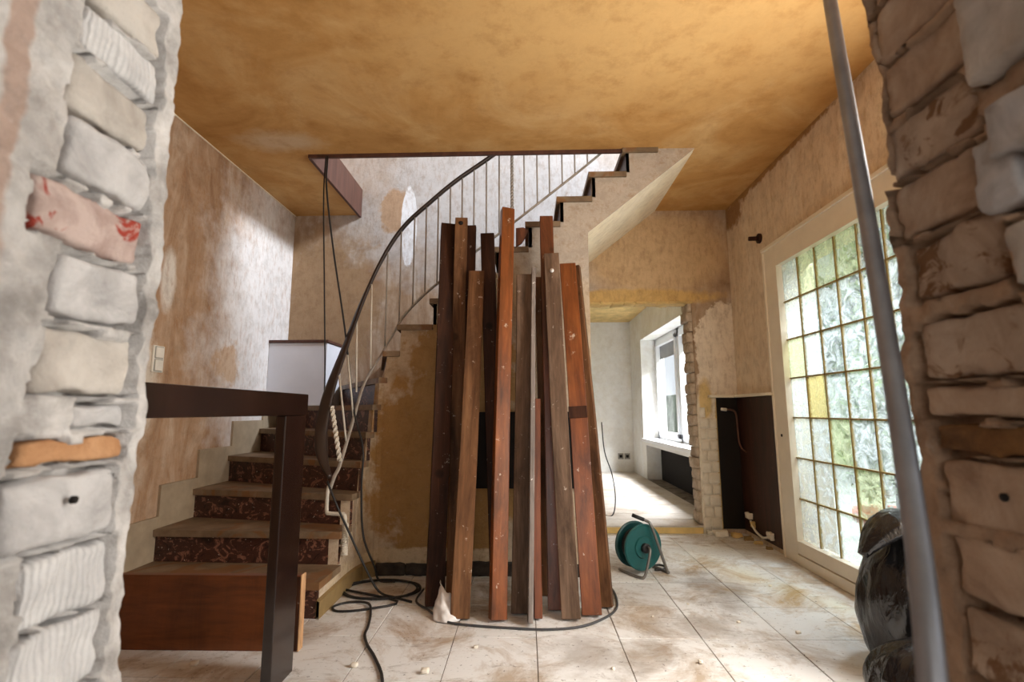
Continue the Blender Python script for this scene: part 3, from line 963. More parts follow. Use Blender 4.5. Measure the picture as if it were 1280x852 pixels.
# remains of the base along the under-stair wall
bs = struct(empty('baseboard_stair'))
bp = [(-0.93, 2.30), (-0.93, 2.52), (-0.93, 2.66), (-0.925, 2.755), (-0.912, 2.82)]
bvs, bfs = [], []
for (x, y) in bp:
    bvs += [(x, y, 0), (x + 0.016, y - 0.006, 0), (x + 0.016, y - 0.006, 0.072), (x, y, 0.078)]
for i in range(len(bp) - 1):
    for q in range(4):
        bfs.append((i * 4 + q, i * 4 + (q + 1) % 4, i * 4 + 4 + (q + 1) % 4, i * 4 + 4 + q))
mesh('stone_base', bvs, bfs, BASE_G, bs)
mesh('stone_base', [(-0.912, 2.82, 0), (-0.89, 2.81, 0), (-0.84, 2.872, 0), (-0.85, 2.897, 0), (-0.912, 2.82, 0.078), (-0.89, 2.81, 0.074), (-0.84, 2.872, 0.074), (-0.85, 2.897, 0.078)],
     [(0, 1, 2, 3), (4, 5, 6, 7), (0, 1, 5, 4), (1, 2, 6, 5), (2, 3, 7, 6), (3, 0, 4, 7)], BASE_G, bs)
for i in range(7):
    x0 = -0.85 + i * 0.172
    rough_block('rubble_base', x0, x0 + 0.174, YS - 0.02, YS + 0.02, 0.0, 0.062 + random.uniform(0, 0.014), BASE_D, bs, 0.006, i + 160, 0.2, 4)

# white box on the landing
lb = tag(empty('boxed_in_ledge', (-1.68, 3.73, 0.79)), 'white painted box with brown lid in the stair corner', 'boxing')
LO = Vector((-1.68, 3.73, 0.79))
box('body', -1.896 + 1.68, -1.462 + 1.68, 3.59 - 3.73, 3.874 - 3.73, 0.942 - 0.79, 1.402 - 0.79, WHITE_PAINT, lb, 0.004)
box('lid', -1.896 + 1.68, -1.452 + 1.68, 3.58 - 3.73, 3.874 - 3.73, 1.403 - 0.79, 1.424 - 0.79, W_TRIM, lb, 0.003)

# ------------------------------------------------------------------ stair railing
rl = tag(empty('stair_railing', (-0.99, 2.54, 0.313)), 'wrought iron stair railing with thin balusters and curved dark handrail', 'railing')
RO = Vector((-0.99, 2.54, 0.313))
hp = [(-0.982, 2.52, 0.575), (-1.040, 2.57, 0.66), (-1.075, 2.62, 0.76), (-1.088, 2.66, 0.85), (-1.085, 2.73, 1.02), (-1.045, 2.82, 1.262), (-0.972, 2.90, 1.577), (-0.871, 2.94, 1.847), (-0.754, 2.95, 2.04), (-0.60, 2.95, 2.19),
      (-0.433, 2.95, 2.335), (-0.191, 2.95, 2.51), (0.10, 2.95, 2.74), (0.42, 2.95, 3.0)]
lp = [(-0.992, 2.56, 0.515), (-0.988, 2.60, 0.57), (-0.984, 2.66, 0.625), (-0.971, 2.78, 0.83), (-0.942, 2.87, 1.056), (-0.868, 2.92, 1.225), (-0.806, 2.94, 1.348), (-0.739, 2.95, 1.472), (-0.62, 2.95, 1.602), (-0.513, 2.95, 1.694),
      (-0.328, 2.95, 1.854), (-0.006, 2.95, 2.107), (0.322, 2.95, 2.37), (0.465, 2.95, 2.49), (0.62, 2.95, 2.62)]


def strap(path, half_w, half_t):
    def prof(i, t, p, tg):
        side = Vector((tg.y, -tg.x, 0))
        if side.length < 0.15:
            side = Vector((1, 0, 0))
        side = side.normalized()
        nrm = side.cross(tg).normalized()
        k = half_w(t) if callable(half_w) else half_w
        return [side * k + nrm * half_t * 0.5, side * k * 0.6 + nrm * half_t, -side * k * 0.6 + nrm * half_t, -side * k + nrm * half_t * 0.5,
                -side * k - nrm * half_t * 0.5, -side * k * 0.6 - nrm * half_t, side * k * 0.6 - nrm * half_t, side * k - nrm * half_t * 0.5]
    return prof


hpath = [v - RO for v in spline(hp, 8)]
sweep('handrail', hpath, strap(hpath, lambda t: 0.012 + 0.020 * min(1, t * 9) - 0.015 * max(0, min(1, (t - 0.3) * 5)), 0.0105), RAIL_DARK, rl)
lpath = [v - RO for v in spline(lp, 8)]
sweep('lower_rail', lpath, strap(lpath, 0.009, 0.006), IRON_BACKLIT, rl)


def z_on(path, x, y):
    best = min(path, key=lambda q: (q.x + RO.x - x) ** 2 + (q.y + RO.y - y) ** 2)
    # refine by linear blend with the neighbour
    i = path.index(best)
    js = [j for j in (i - 1, i + 1) if 0 <= j < len(path)]
    j = min(js, key=lambda j: (path[j].x + RO.x - x) ** 2 + (path[j].y + RO.y - y) ** 2)
    A, B = path[i], path[j]
    ab = Vector((B.x - A.x, B.y - A.y))
    f = 0 if ab.length < 1e-6 else max(0, min(1, (Vector((x - RO.x - A.x, y - RO.y - A.y))).dot(ab) / ab.length_squared))
    return A.z + (B.z - A.z) * f + RO.z


balx = [-0.849, -0.767, -0.688, -0.615, -0.541, -0.466, -0.392, -0.318, -0.24, -0.16, -0.079, -0.003, 0.078, 0.155, 0.235, 0.315, 0.395]
for x in balx:
    y = 2.95 if x > -0.75 else 2.944
    za, zb = z_on(lpath, x, y), z_on(hpath, x, y)
    twist = abs(x + 0.079) < 0.01
    if twist:
        n = 60
        pth = [Vector((x, y, za + (zb - za) * i / n)) - RO for i in range(n + 1)]

        def prof(i, t, p, tg):
            a0 = t * 40
            return [Vector((math.cos(a0 + q * PI / 2), math.sin(a0 + q * PI / 2), 0)) * 0.012 for q in range(4)]
        sweep('twisted_baluster', pth, prof, IRON_BACKLIT, rl, False)
    else:
        tube('baluster', [Vector((x, y, za)) - RO, Vector((x, y, zb)) - RO], 0.0048, IRON_BACKLIT, rl, 6, 1)
for i, (a, b) in enumerate([((-0.915, 2.895, 1.15), (-0.928, 2.90, 1.66)), ((-0.978, 2.85, 1.01), (-0.996, 2.86, 1.44)), ((-0.972, 2.80, 0.87), (-1.02, 2.80, 1.22)), ((-0.982, 2.73, 0.74), (-1.044, 2.75, 1.10)), ((-0.986, 2.66, 0.64), (-1.05, 2.68, 0.93))]):
    A, B = Vector(a) - RO, Vector(b) - RO
    if i == 4:
        n = 40
        pth = [A.lerp(B, q / n) for q in range(n + 1)]

        def prof2(i, t, p, tg):
            a0 = t * 16
            return [Vector((math.cos(a0 + q * PI / 2), math.sin(a0 + q * PI / 2), 0)) * 0.013 for q in range(4)]
        sweep('twisted_baluster', pth, prof2, IRON_WHITE, rl, False)
    else:
        tube('baluster', [A, B], 0.0055, IRON_WHITE, rl, 6, 1)
# cranked foot that ties the railing to the side of the stair
tube('foot_bracket', [Vector(q) - RO for q in [(-0.995, 2.55, 0.53), (-1.0, 2.55, 0.50), (-1.0, 2.548, 0.41), (-0.985, 2.548, 0.397), (-0.93, 2.548, 0.393), (-0.905, 2.548, 0.375), (-0.902, 2.548, 0.20)]], 0.010, IRON_WHITE, rl, 8, 4)
n = 50
pth = [Vector((-0.902, 2.548, 0.20 + 0.15 * i / n)) - RO for i in range(n + 1)]
sweep('twisted_foot', pth, lambda i, t, p, tg: [Vector((math.cos(t * 22 + q * PI / 2), math.sin(t * 22 + q * PI / 2), 0)) * 0.017 for q in range(4)], IRON_WHITE, rl, False)
tube('foot_pin', [Vector((-0.935, 2.548, 0.245)) - RO, Vector((-0.905, 2.548, 0.245)) - RO], 0.006, IRON_WHITE, rl, 8, 1)

# ------------------------------------------------------------------ dark balustrade in the left foreground
bl = tag(empty('wooden_balustrade', (-0.843, 1.78, 0)), 'dark lacquered wooden handrail and post in the left foreground', 'balustrade')
BO = Vector((-0.843, 1.78, 0))
box('post', -0.017, 0.017, -0.075, 0.085, 0.0, 0.886, W_POST, bl, 0.004)
box('rail', -0.019, 0.019, 0.70 - 1.78, 1.874 - 1.78, 0.8865, 0.965, W_POST, bl, 0.005)
# brown board on edge behind the post
bd = tag(empty('wooden_board', (-1.3, 2.02, 0)), 'chestnut brown wide board standing on edge before the lowest step', 'board')
box('plank', -1.80 + 1.3, -0.8755 + 1.3, -0.016, 0.014, 0.0, 0.272, W_BOARD, bd, 0.003)
box('end_strip', -0.875 + 1.3, -0.869 + 1.3, -0.018, 0.020, 0.0, 0.276, W_RAW, bd, 0.003)
box('dark_strip', -0.945 + 1.3, -0.8752 + 1.3, -0.0185, -0.0165, 0.004, 0.268, W_DARK, bd)  # thin dark strip over the board's front near its right end

# ------------------------------------------------------------------ planks leaning against the stair
PLANKS = [  # base x,y / top x,y,z / width, thickness, yaw, material, label
    ((-0.434, 2.45), (-0.452, 2.81, 1.985), 0.088, 0.045, 0.25, W_DARK, 'dark brown plank leaning at the far left of the timber stack'),
    ((-0.371, 2.60), (-0.366, 2.765, 2.005), 0.072, 0.045, 0.1, W_BROWN, 'light brown plank with a knot hole at its top, second from the left'),
    ((-0.330, 2.66), (-0.325, 2.80, 1.975), 0.070, 0.030, 0.0, W_DARK, 'thin dark plank half hidden behind the light brown knotty plank'),
    ((-0.295, 2.305), (-0.276, 2.72, 1.665), 0.086, 0.040, 0.1, W_BROWN, 'short brown plank with white wrapping at its foot'),
    ((-0.150, 2.63), (-0.219, 2.825, 1.935), 0.080, 0.035, 0.0, W_DARK, 'dark plank behind and left of the bright orange plank'),
    ((-0.130, 2.30), (-0.100, 2.70, 2.03), 0.072, 0.050, 0.32, W_ORANGE, 'tall bright orange varnished plank in the middle of the timber stack'),
    ((-0.031, 2.375), (-0.008, 2.655, 1.635), 0.084, 0.040, 0.05, W_GREY, 'grey brown plank right of the orange one in the stack centre'),
    ((0.006, 2.262), (0.049, 2.655, 1.655), 0.022, 0.075, 0.05, W_SPLAT, 'narrow plank splashed with white paint, seen edge on'),
    ((0.045, 2.318), (0.050, 2.52, 0.95), 0.036, 0.050, 0.1, W_RED, 'short narrow reddish plank right of the paint splashed plank'),
    ((0.094, 2.60), (0.073, 2.80, 1.66), 0.046, 0.030, 0.0, W_BROWN, 'slim brown plank set back behind the gap right of centre'),
    ((0.126, 2.42), (0.128, 2.80, 2.02), 0.076, 0.045, 0.0, W_RED, 'tall red brown plank rising behind the knotty grey plank'),
    ((0.189, 2.318), (0.146, 2.68, 1.755), 0.082, 0.042, -0.10, W_GREY, 'grey brown plank with dark knots, third from the right'),
    ((0.288, 2.36), (0.233, 2.70, 1.70), 0.088, 0.050, -0.12, W_ORANGE, 'orange red plank with a dark band, second from the right'),
    ((0.362, 2.45), (0.285, 2.76, 1.71), 0.058, 0.040, -0.35, W_BROWN, 'narrow brown plank at the far right of the timber stack'),
]
for i, (b, tp, w, th, yaw, m, lab) in enumerate(PLANKS):
    B, T = Vector((b[0], b[1], 0.0)), Vector(tp)
    ax = (T - B)
    L = ax.length
    ax.normalize()
    xw = Vector((math.cos(yaw), math.sin(yaw), 0))
    xw = (xw - ax * xw.dot(ax)).normalized()
    yw = ax.cross(xw)
    R = Matrix((xw, yw, ax)).transposed()
    # lift so that the lowest corner touches the floor
    low = min((R @ Vector((sx * w / 2, sy * th / 2, 0))).z for sx in (-1, 1) for sy in (-1, 1))
    bm = bmesh.new()
    bmesh.ops.create_cube(bm, size=1.0)
    for v in bm.verts:
        v.co = Vector((v.co.x * w, v.co.y * th, (v.co.z + 0.5) * L))
    bmesh.ops.subdivide_edges(bm, edges=[e for e in bm.edges if abs((e.verts[0].co - e.verts[1].co).z) > L / 2], cuts=14)
    bmesh.ops.bevel(bm, geom=[e for e in bm.edges if e.calc_face_angle(0) > 1.0], offset=0.0025, segments=1, affect='EDGES')
    for v in bm.verts:
        q = v.co.z / L
        v.co.x += 0.004 * math.sin(q * 3.1 + i * 2.0) + 0.0012 * noise.noise(Vector((v.co.z * 6, i * 3.1, v.co.x * 20)))
        v.co.y += 0.005 * math.sin(q * 2.3 + i)
        if v.co.z > L * 0.98:
            v.co.z += 0.006 * noise.noise(Vector((v.co.x * 60, i * 7.0, v.co.y * 60)))
    me = bpy.data.meshes.new('leaning_plank')
    bm.to_mesh(me)
    bm.free()
    o = link('leaning_plank', me, m)
    o.matrix_world = Matrix.Translation(B - Vector((0, 0, low))) @ R.to_4x4()
    tag(o, lab, 'plank', 'planks leaning against the stair')
    if i == 12:
        s = box('dark_band', -w / 2 - 0.0012, w / 2 + 0.0012, -th / 2 - 0.0075, -th / 2 + 0.01, L * 0.502, L * 0.535, W_DARK, o)
    if i == 1:
        tube('knot_hole', [Vector((-0.006, -th / 2 - 0.004, L - 0.035)), Vector((-0.006, -th / 2 + 0.008, L - 0.035))], 0.013, HOLE, o, 10, 1)
    if i == 11:
        tube('paint_blot', [Vector((-0.002, -th / 2 - 0.006, L - 0.11)), Vector((-0.002, -th / 2 + 0.006, L - 0.11))], 0.011, WRAP, o, 10, 1)

# dark board fixed behind the stack
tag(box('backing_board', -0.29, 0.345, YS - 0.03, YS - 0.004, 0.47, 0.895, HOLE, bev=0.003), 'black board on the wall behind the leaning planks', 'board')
# splinter wedged at the top of the stack
bm = bmesh.new()
pts = [(-0.055, 1.865), (-0.02, 1.89), (0.005, 1.93), (0.02, 1.965), (-0.01, 1.985), (-0.055, 1.98)]
vs = [(x, 2.845, z) for x, z in pts] + [(x, 2.868, z) for x, z in pts]
n = len(pts)
bm.free()
o = mesh('wood_offcut', vs, [tuple(range(n)), tuple(n + i for i in range(n))] + [(i, (i + 1) % n, n + (i + 1) % n, n + i) for i in range(n)], W_RED)
tag(o, 'broken red brown offcut wedged beside the tall orange plank', 'offcut')

# crumpled film at the foot of the planks
vs, fs = [], []
nu, nv = 14, 14
for i in range(nu + 1):
    for j in range(nv + 1):
        u, v = i / nu, j / nv
        ang = PI * (0.15 + 0.85 * u)
        rr = 0.078 * (1 - 0.35 * v) + 0.014 * noise.noise(Vector((u * 5, v * 5, 3.3)))
        x = -0.352 + rr * math.cos(ang) * 0.9
        y = 2.345 - rr * math.sin(ang) * 1.1 + 0.05 * v
        z = 0.003 + 0.13 * v * (0.55 + 0.45 * u) + 0.012 * noise.noise(Vector((u * 7, v * 7, 9.1))) * (v > 0)
        vs.append((x, y, z))
for i in range(nu):
    for j in range(nv):
        a = i * (nv + 1) + j
        fs.append((a, a + 1, a + nv + 2, a + nv + 1))
o = mesh('crumpled_film', vs, fs, WRAP, None, True)
sm = o.modifiers.new('thick', 'SOLIDIFY')
sm.thickness = 0.002
tag(o, 'crumpled white plastic film at the foot of the planks', 'film')

# ------------------------------------------------------------------ cables
r = 0.0055
coil = []
for k in range(0, 61):
    a = k / 60 * 2 * PI * 2.6 - 0.6
    rx = 0.195 + 0.012 * math.sin(a * 1.7)
    coil.append((-0.745 + rx * math.cos(a), 2.66 + 0.135 * math.sin(a) - 0.01 * k / 60, r + 0.003 * k / 60 * 2))
# smaller loop left and forward, then off towards the camera
coil += [(-0.62, 2.50, r), (-0.74, 2.40, r), (-0.86, 2.375, r), (-0.90, 2.43, r), (-0.84, 2.485, r), (-0.745, 2.45, r * 2.4), (-0.705, 2.36, r), (-0.672, 2.22, r), (-0.66, 2.14, r), (-0.62, 2.05, r), (-0.56, 1.95, r), (-0.49, 1.80, r), (-0.46, 1.60, r), (-0.50, 1.3, r)]
o = tube('coiled_cable', coil, r, BLACK_CABLE, None, 8, 4)
tag(o, 'black cable coiled on the floor by the stair foot, trailing forward', 'cable')
hoop = [(-0.52, 2.62, 0.02), (-0.53, 2.50, r), (-0.45, 2.395, r), (-0.354, 2.275, r), (-0.22, 2.235, r), (-0.067, 2.215, r), (0.08, 2.205, r), (0.22, 2.235, r), (0.33, 2.32, r), (0.400, 2.42, r), (0.425, 2.53, r), (0.43, 2.66, r), (0.41, 2.76, r)]
o = tube('floor_cable', hoop, 0.005, GREY_CABLE, None, 8, 6)
tag(o, 'dark cable lying in an arc before the feet of the planks', 'cable')
o = tube('hanging_cable', [(-1.235, 2.87, 2.474), (-1.232, 2.86, 2.2), (-1.20, 2.852, 1.7), (-1.17, 2.85, 1.2), (-1.163, 2.85, 0.99)], 0.0045, BLACK_CABLE, None, 8, 6)
tag(o, 'black cable hanging straight down from the left stairwell edge', 'cable')
o = tube('hanging_cable', [(-1.225, 2.872, 2.474), (-1.212, 2.85, 2.25), (-1.15, 2.85, 1.85), (-1.07, 2.85, 1.43), (-1.02, 2.835, 1.15), (-0.97, 2.80, 0.90), (-0.895, 2.75, 0.70), (-0.885, 2.72, 0.50), (-0.86, 2.70, 0.26), (-0.80, 2.715, 0.10), (-0.775, 2.73, 0.025), (-0.70, 2.76, 0.009)], 0.0055, BLACK_CABLE, None, 8, 6)
tag(o, 'black cable hanging from the stairwell and slanting to the floor coil', 'cable')
o = tube('slack_cable', [(-0.99, 2.51, 0.56), (-0.93, 2.50, 0.44), (-0.865, 2.53, 0.29), (-0.80, 2.56, 0.14), (-0.73, 2.57, 0.025), (-0.64, 2.54, 0.008), (-0.55, 2.49, 0.007)], 0.0055, BLACK_CABLE, None, 8, 6)
tag(o, 'black cable sloping from the handrail end down to the coil', 'cable')
o = tube('wall_cable', [(0.66, 4.45, 0.80), (0.675, 4.42, 0.55), (0.73, 4.4, 0.36), (0.735, 4.3, 0.18), (0.69, 4.2, 0.063), (0.6, 4.25, 0.062)], 0.005, GREY_CABLE, None, 8, 6)
tag(o, 'thin grey wire curling down inside the back doorway', 'cable')

# ------------------------------------------------------------------ cable reel
re_ = tag(empty('cable_reel', (0.63, 2.98, 0)), 'teal green cable reel on a bent steel stand', 'cable reel')
cr = Vector((0.0, 0.0, 0.142))
axd = Vector((0.42, -0.91, 0.0)).normalized()       # axis of the drum towards the camera
us = Vector((0, 0, 1)).cross(axd).normalized()
ws = axd.cross(us)


def disc_ring(name, prof, m):
    """lathe about the reel axis: list of (radius, along)"""
    vs, fs = [], []
    seg = 40
    for (rr, al) in prof:
        for q in range(seg):
            a = 2 * PI * q / seg
            vs.append(cr + axd * al + (us * math.cos(a) + ws * math.sin(a)) * rr)
    for i in range(len(prof) - 1):
        for q in range(seg):
            fs.append((i * seg + q, i * seg + (q + 1) % seg, (i + 1) * seg + (q + 1) % seg, (i + 1) * seg + q))
    fs.append(tuple(range(seg)))
    fs.append(tuple((len(prof) - 1) * seg + q for q in range(seg)))
    o = mesh(name, vs, fs, m, re_, False)
    return o


disc_ring('front_disc', [(0.118, 0.034), (0.124, 0.038), (0.126, 0.046), (0.120, 0.052), (0.112, 0.050), (0.060, 0.048), (0.056, 0.056), (0.03, 0.058)], GREEN)
disc_ring('back_disc', [(0.03, -0.058), (0.118, -0.052), (0.126, -0.046), (0.126, -0.038), (0.118, -0.034)], GREEN2)
disc_ring('wound_cable', [(0.09, -0.0335), (0.094, -0.02), (0.09, -0.01), (0.095, 0.0), (0.09, 0.012), (0.094, 0.022), (0.09, 0.0335)], BLACK_CABLE)
disc_ring('hub', [(0.026, 0.0585), (0.026, 0.078), (0.02, 0.083), (0.008, 0.083)], BLACK_CABLE)


def rp(a, u, z):
    q = axd * a + us * u
    return (q.x, q.y, z)


fr = 0.008
tube('frame_tube', [rp(0.082, 0.005, 0.148), rp(0.105, 0.0, 0.135), rp(0.115, -0.03, 0.06), rp(0.118, -0.055, fr + 0.004), rp(0.10, -0.075, fr), rp(0.02, -0.09, fr), rp(-0.06, -0.09, fr)], fr, TUBE_STEEL, re_, 8, 5)
ch_ = tube('carrying_handle', [rp(0.02, -0.035, 0.31), rp(0.05, 0.02, 0.285), rp(0.07, 0.04, 0.262), rp(0.085, 0.075, 0.15), rp(0.095, 0.118, fr + 0.01), rp(0.085, 0.128, fr), rp(-0.02, 0.12, fr), rp(-0.06, 0.11, fr)], fr, TUBE_STEEL, re_, 8, 5)
tube('handle_grip', [rp(0.015, -0.045, 0.314), rp(0.045, 0.012, 0.289)], 0.0105, BLACK_CABLE, ch_, 8, 2)
o = tube('reel_lead', [(0.72, 2.99, 0.008), (0.77, 3.0, 0.008), (0.80, 3.04, 0.008), (0.77, 3.08, 0.008), (0.72, 3.06, 0.008)], 0.006, BLACK_CABLE, None, 8, 5)
tag(o, 'short dark cable end on the floor right of the reel', 'cable')

# ------------------------------------------------------------------ bin bags


def bag(name, loc, rx, ry, h, seed, lab):
    vs, fs = [], []
    nu, nv = 64, 44
    for j in range(nv + 1):
        v = j / nv
        prof = max(0.02, math.sin(PI * (0.16 + 0.84 * v)) ** 0.42) if v > 0 else 0.5
        for i in range(nu):
            a = 2 * PI * i / nu
            q = Vector((math.cos(a), math.sin(a), 0))
            f = 0.16 * noise.noise(Vector((q.x * 2.0 + seed, q.y * 2.0, v * 1.5)))
            f += 0.09 * (1 - abs(noise.noise(Vector((q.x * 5 + seed, q.y * 5, v * 1.2)))) * 2)
            f += 0.03 * noise.noise(Vector((q.x * 14 + seed, q.y * 14, v * 9)))
            r_ = prof * (1 + f)
            z = h * v + 0.025 * noise.noise(Vector((q.x * 2, q.y * 2 + seed, v * 4))) * math.sin(PI * v)
            vs.append((rx * r_ * q.x, ry * r_ * q.y, max(0.0, z)))
    for j in range(nv):
        for i in range(nu):
            fs.append((j * nu + i, j * nu + (i + 1) % nu, (j + 1) * nu + (i + 1) % nu, (j + 1) * nu + i))
    fs.append(tuple(range(nu)))
    fs.append(tuple(nv * nu + i for i in range(nu)))
    o = mesh(name, vs, fs, BAG, None, True)
    o.location = loc
    return tag(o, lab, 'bin bag', 'black bin bags by the garden door')


bag('bin_bag', (1.19, 1.56, 0.0), 0.19, 0.16, 0.24, 3.0, 'small squat black bin bag on the floor before the tall one')
b2 = bag('bin_bag', (1.375, 1.87, 0.0), 0.185, 0.17, 0.50, 8.0, 'tall black bin bag with floppy neck by the glass door')
# floppy gathered neck falling to the left
vs, fs = [], []
nu, nv = 32, 20
p0, p1, p2 = Vector((0.0, -0.03, 0.45)), Vector((-0.10, -0.06, 0.60)), Vector((-0.235, -0.06, 0.41))
for j in range(nv + 1):
    v = j / nv
    P = p0 * (1 - v) ** 2 + p1 * 2 * v * (1 - v) + p2 * v * v
    T = ((p1 - p0) * (1 - v) + (p2 - p1) * v).normalized()
    U = Vector((0, 1, 0))
    W_ = T.cross(U).normalized()
    wd = 0.075 * (0.75 + 0.35 * math.sin(PI * min(1, v * 1.1))) * max(0.12, (1 - v ** 6)) ** 0.5
    for i in range(nu):
        a = 2 * PI * i / nu
        cr_ = 1 + 0.22 * noise.noise(Vector((math.cos(a) * 3, math.sin(a) * 3, v * 1.5 + 4)))
        vs.append(P + U * math.cos(a) * wd * cr_ + W_ * math.sin(a) * wd * 0.5 * cr_)
for j in range(nv):
    for i in range(nu):
        fs.append((j * nu + i, j * nu + (i + 1) % nu, (j + 1) * nu + (i + 1) % nu, (j + 1) * nu + i))
fs.append(tuple(range(nu)))
fs.append(tuple(nv * nu + i for i in range(nu)))
mesh('neck', vs, fs, BAG, b2, True)

# ------------------------------------------------------------------ metal pole in front of the right jamb
o = tube('metal_pole', [(0.62, 1.00, 2.495), (0.563, 0.86, 2.0), (0.503, 0.745, 1.565), (0.428, 0.605, 1.11), (0.352, 0.482, 0.836), (0.297, 0.405, 0.708), (0.24, 0.34, 0.50), (0.20, 0.28, 0.001)], 0.0098, STEEL, None, 14, 8)
tag(o, 'bent galvanised metal pole leaning in front of the right brick jamb', 'pole')

# ------------------------------------------------------------------ corner recess beside the garden door
rc = tag(empty('corner_panel', (1.5, 3.8, 0.03)), 'peeling dark brown panel with ledge in the corner left of the glass door', 'wall panel')
RC = Vector((1.5, 3.8, 0.03))


def rbox(name, x0, x1, y0, y1, z0, z1, m, bev=0.002):
    return box(name, x0 - RC.x, x1 - RC.x, y0 - RC.y, y1 - RC.y, z0 - RC.z, z1 - RC.z, m, rc, bev)


rbox('panel', 1.45, 1.606, YB - 0.010, YB - 0.001, 0.035, 0.994, HOLE)
rbox('panel', XR - 0.010, XR - 0.001, 3.292, YB - 0.001, 0.03, 0.994, DARKP)
rbox('ledge', 1.39, XR - 0.002, YB - 0.045, YB - 0.001, 0.9955, 1.016, FRAME_W)
rbox('ledge', XR - 0.045, XR - 0.002, 3.296, YB - 0.046, 0.9955, 1.016, FRAME_W)
pp_ = tube('pipe', [Vector(q) - RC for q in [(1.50, YB - 0.03, 0.905), (1.56, YB - 0.03, 0.90), (1.585, YB - 0.03, 0.86), (1.59, YB - 0.035, 0.68), (1.592, 3.80, 0.62), (1.597, 3.74, 0.60)]], 0.007, COPPER, rc, 8, 6)
tube('pipe_cap', [Vector(q) - RC for q in [(1.475, YB - 0.03, 0.908), (1.515, YB - 0.03, 0.904)]], 0.012, WHITE_P, pp_, 8, 1)
for i, (y, z, s) in enumerate([(3.76, 0.15, 0.035), (3.70, 0.10, 0.02), (3.45, 0.085, 0.03)]):
    rough_block('plaster_flake', 1.580 - RC.x, 1.606 - RC.x, y - s - RC.y, y + s - RC.y, z - 0.02 - RC.z, z + 0.02 - RC.z, CRUMB if i != 1 else YELLOW_CEIL, rc, 0.008, i + 200, 0.25, 3)
tube('torn_strip', [Vector(q) - RC for q in [(1.595, 3.74, 0.12), (1.585, 3.66, 0.075), (1.59, 3.58, 0.05), (1.58, 3.50, 0.06), (1.60, 3.42, 0.09)]], 0.008, WHITE_P, rc, 6, 6)
# broken base and rubble in that corner
for i, (x, y, s) in enumerate([(1.40, 3.80, 0.05), (1.50, 3.76, 0.035), (1.545, 3.68, 0.03), (1.35, 3.84, 0.03), (1.57, 3.58, 0.025), (1.58, 3.45, 0.02)]):
    o = rough_block('plaster_lump', -s, s, -s * 0.7, s * 0.7, 0, s * 0.8, [CRUMB, YELLOW_CEIL, BASE_G][i % 3], None, 0.009, i + 220, 0.25, 4)
    o.location = (x, y, 0.0)
    tag(o, 'lump of broken plaster on the floor below the dark corner panel', 'rubble', 'rubble below the corner panel')
ci = 0
for (x, y) in [(-0.62, 1.90), (-0.36, 1.86), (0.75, 2.5), (0.9, 2.3), (0.55, 2.35), (1.1, 2.2), (0.62, 1.95), (1.25, 2.75), (0.85, 3.3), (-0.2, 2.05), (0.3, 1.9), (-1.2, 1.9)]:
    s = random.uniform(0.006, 0.011) * (1.6 if y < 1.92 and x < 0 else 0.8)
    o = rough_block('plaster_crumb', -s, s, -s * 0.8, s * 0.8, 0, s, CRUMB, None, 0.003, ci + 250, 0.25, 2)
    o.location = (x, y, 0.0005)
    ci += 1
    tag(o, 'small white crumb of plaster on the floor tiles', 'crumb', 'plaster crumbs on the tiles')

# ------------------------------------------------------------------ small fittings
sw_ = tag(empty('light_switch', (XL, 2.49, 1.17)), 'white double light switch on the left wall above the dark rail', 'light switch')
swp = box('plate', 0.0005, 0.010, -0.038, 0.038, -0.068, 0.068, WHITE_P, sw_, 0.003)
for dz in (-0.033, 0.033):
    k = box('rocker', 0.0105, 0.016, -0.025, 0.025, dz - 0.027, dz + 0.027, WHITE_P, swp, 0.003)
    box('rocker_gap', 0.0102, 0.0112, -0.029, 0.029, dz - 0.031, dz + 0.031, SOCKET_D, swp)
hk = tag(empty('coat_peg', (XR, 3.34, 2.07)), 'dark round peg on the wall above the garden door', 'peg')
tube('rosette', [Vector((-0.001, 0, 0)), Vector((-0.014, 0, 0))], 0.034, W_DARK, hk, 20, 1)
tube('stub', [Vector((-0.0145, 0, 0)), Vector((-0.075, 0.004, 0))], 0.015, W_DARK, hk, 12, 1)
so = tag(empty('wall_socket', (1.36, BYF, 0.27)), 'double wall socket low on the far wall of the back room', 'socket')
for dx in (-0.045, 0.045):
    pl_ = box('plate', dx - 0.038, dx + 0.038, -0.012, -0.001, -0.04, 0.04, SOCKET_D, so, 0.003)
    box('insert', dx - 0.02, dx + 0.02, -0.014, -0.0125, -0.02, 0.02, HOLE, pl_)

# ------------------------------------------------------------------ garden outside
struct(boxes('ground_terrace', [(XR + 0.13, 14, -6, 18, -0.12, -0.05)], TERRACE))
struct(boxes('wall_garden', [(4.3, 4.5, -4, 16, -0.05, 1.35)], STONEW))


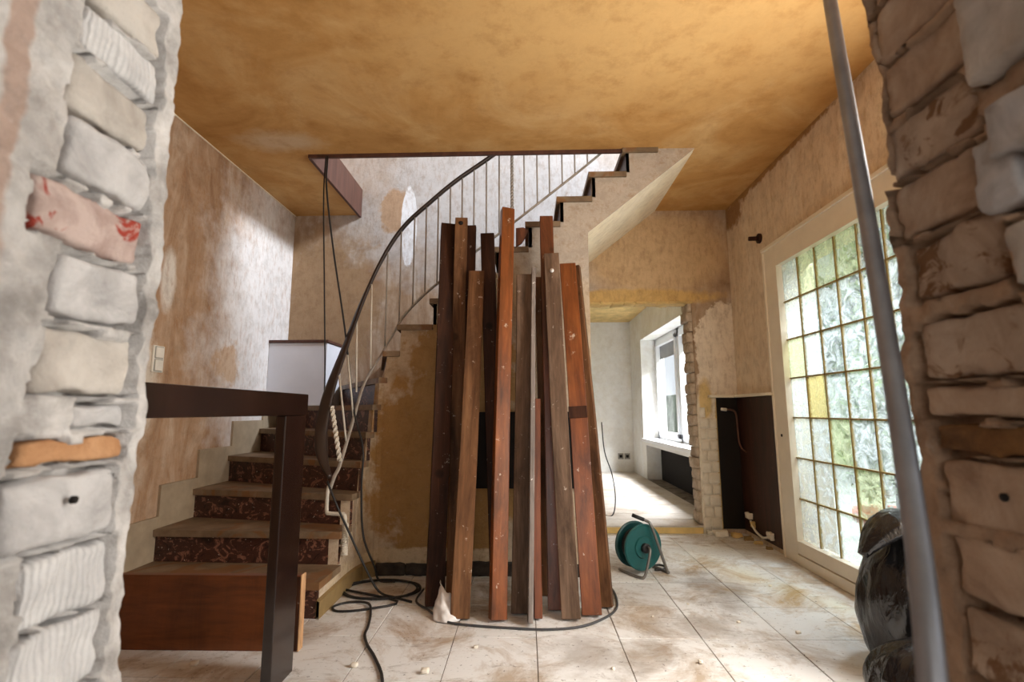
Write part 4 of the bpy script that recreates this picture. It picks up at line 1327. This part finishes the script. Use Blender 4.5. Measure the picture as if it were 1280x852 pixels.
def foliage(n, c, r, size, seed, shell=0.6):
    rnd = random.Random(seed)
    vs, fs = [], []
    for _ in range(n):
        d = Vector((rnd.gauss(0, 1), rnd.gauss(0, 1), rnd.gauss(0, 1))).normalized()
        q = d * (shell + (1 - shell) * rnd.random())
        P = Vector(c) + Vector((q.x * r[0], q.y * r[1], q.z * r[2]))
        u = Vector((rnd.gauss(0, 1), rnd.gauss(0, 1), rnd.gauss(0, 1))).normalized()
        w = u.cross(d).normalized() if abs(u.dot(d)) < 0.98 else Vector((1, 0, 0))
        s = size * rnd.uniform(0.6, 1.3)
        b = len(vs)
        vs += [P - u * s, P + w * s * 0.45 + d * s * 0.15, P + u * s, P - w * s * 0.45]
        fs.append((b, b + 1, b + 2, b + 3))
    return vs, fs


for i, (y, x, s) in enumerate([(6.2, 5.9, 1.7), (7.9, 5.8, 2.1), (9.6, 5.7, 1.8), (11.3, 5.9, 2.2), (13.0, 5.8, 1.9)]):
    h = tag(empty('garden_shrub', (x, y, -0.05)), ['light green shrub beyond the garden wall, nearest the camera', 'broad shrub beyond the garden wall, second from the camera', 'low shrub in the middle beyond the garden wall', 'tallest shrub beyond the garden wall', 'shrub beyond the garden wall, farthest from the camera'][i], 'shrub', 'shrubs beyond the garden wall')
    vs, fs = foliage(3600, (0, 0, s), (0.8, 0.83, s * 0.97), 0.11, i)
    f = mesh('foliage', vs, fs, LEAF, h)
    f['kind'] = 'stuff'
    tube('stem', [(0, 0, 0), (0.02, 0.01, s * 0.6), (0, 0, s * 1.2)], 0.04, W_DARK, h, 8, 3)
pt = tag(empty('potted_plant', (2.13, 3.02, -0.05)), 'leafy green plant in a terracotta pot outside the glass door', 'potted plant')
vs, fs = [], []
prof = [(0.13, 0.0), (0.135, 0.02), (0.20, 0.30), (0.225, 0.305), (0.225, 0.37), (0.205, 0.37), (0.195, 0.32), (0.0, 0.31)]
for (rr, z) in prof:
    for q in range(28):
        vs.append((rr * math.cos(2 * PI * q / 28), rr * math.sin(2 * PI * q / 28), z))
for i in range(len(prof) - 1):
    for q in range(28):
        fs.append((i * 28 + q, i * 28 + (q + 1) % 28, i * 28 + 28 + (q + 1) % 28, i * 28 + 28 + q))
fs.append(tuple(range(28)))
mesh('pot', vs, fs, TERRA, pt, True)
vs, fs = foliage(1500, (0, 0, 0.85), (0.28, 0.28, 0.5), 0.045, 77, 0.3)
f = mesh('foliage', vs, fs, LEAF, pt)
f['kind'] = 'stuff'
tube('stem', [(0, 0, 0.30), (0.01, 0, 0.6), (0, 0.01, 0.9)], 0.012, W_DARK, pt, 8, 3)
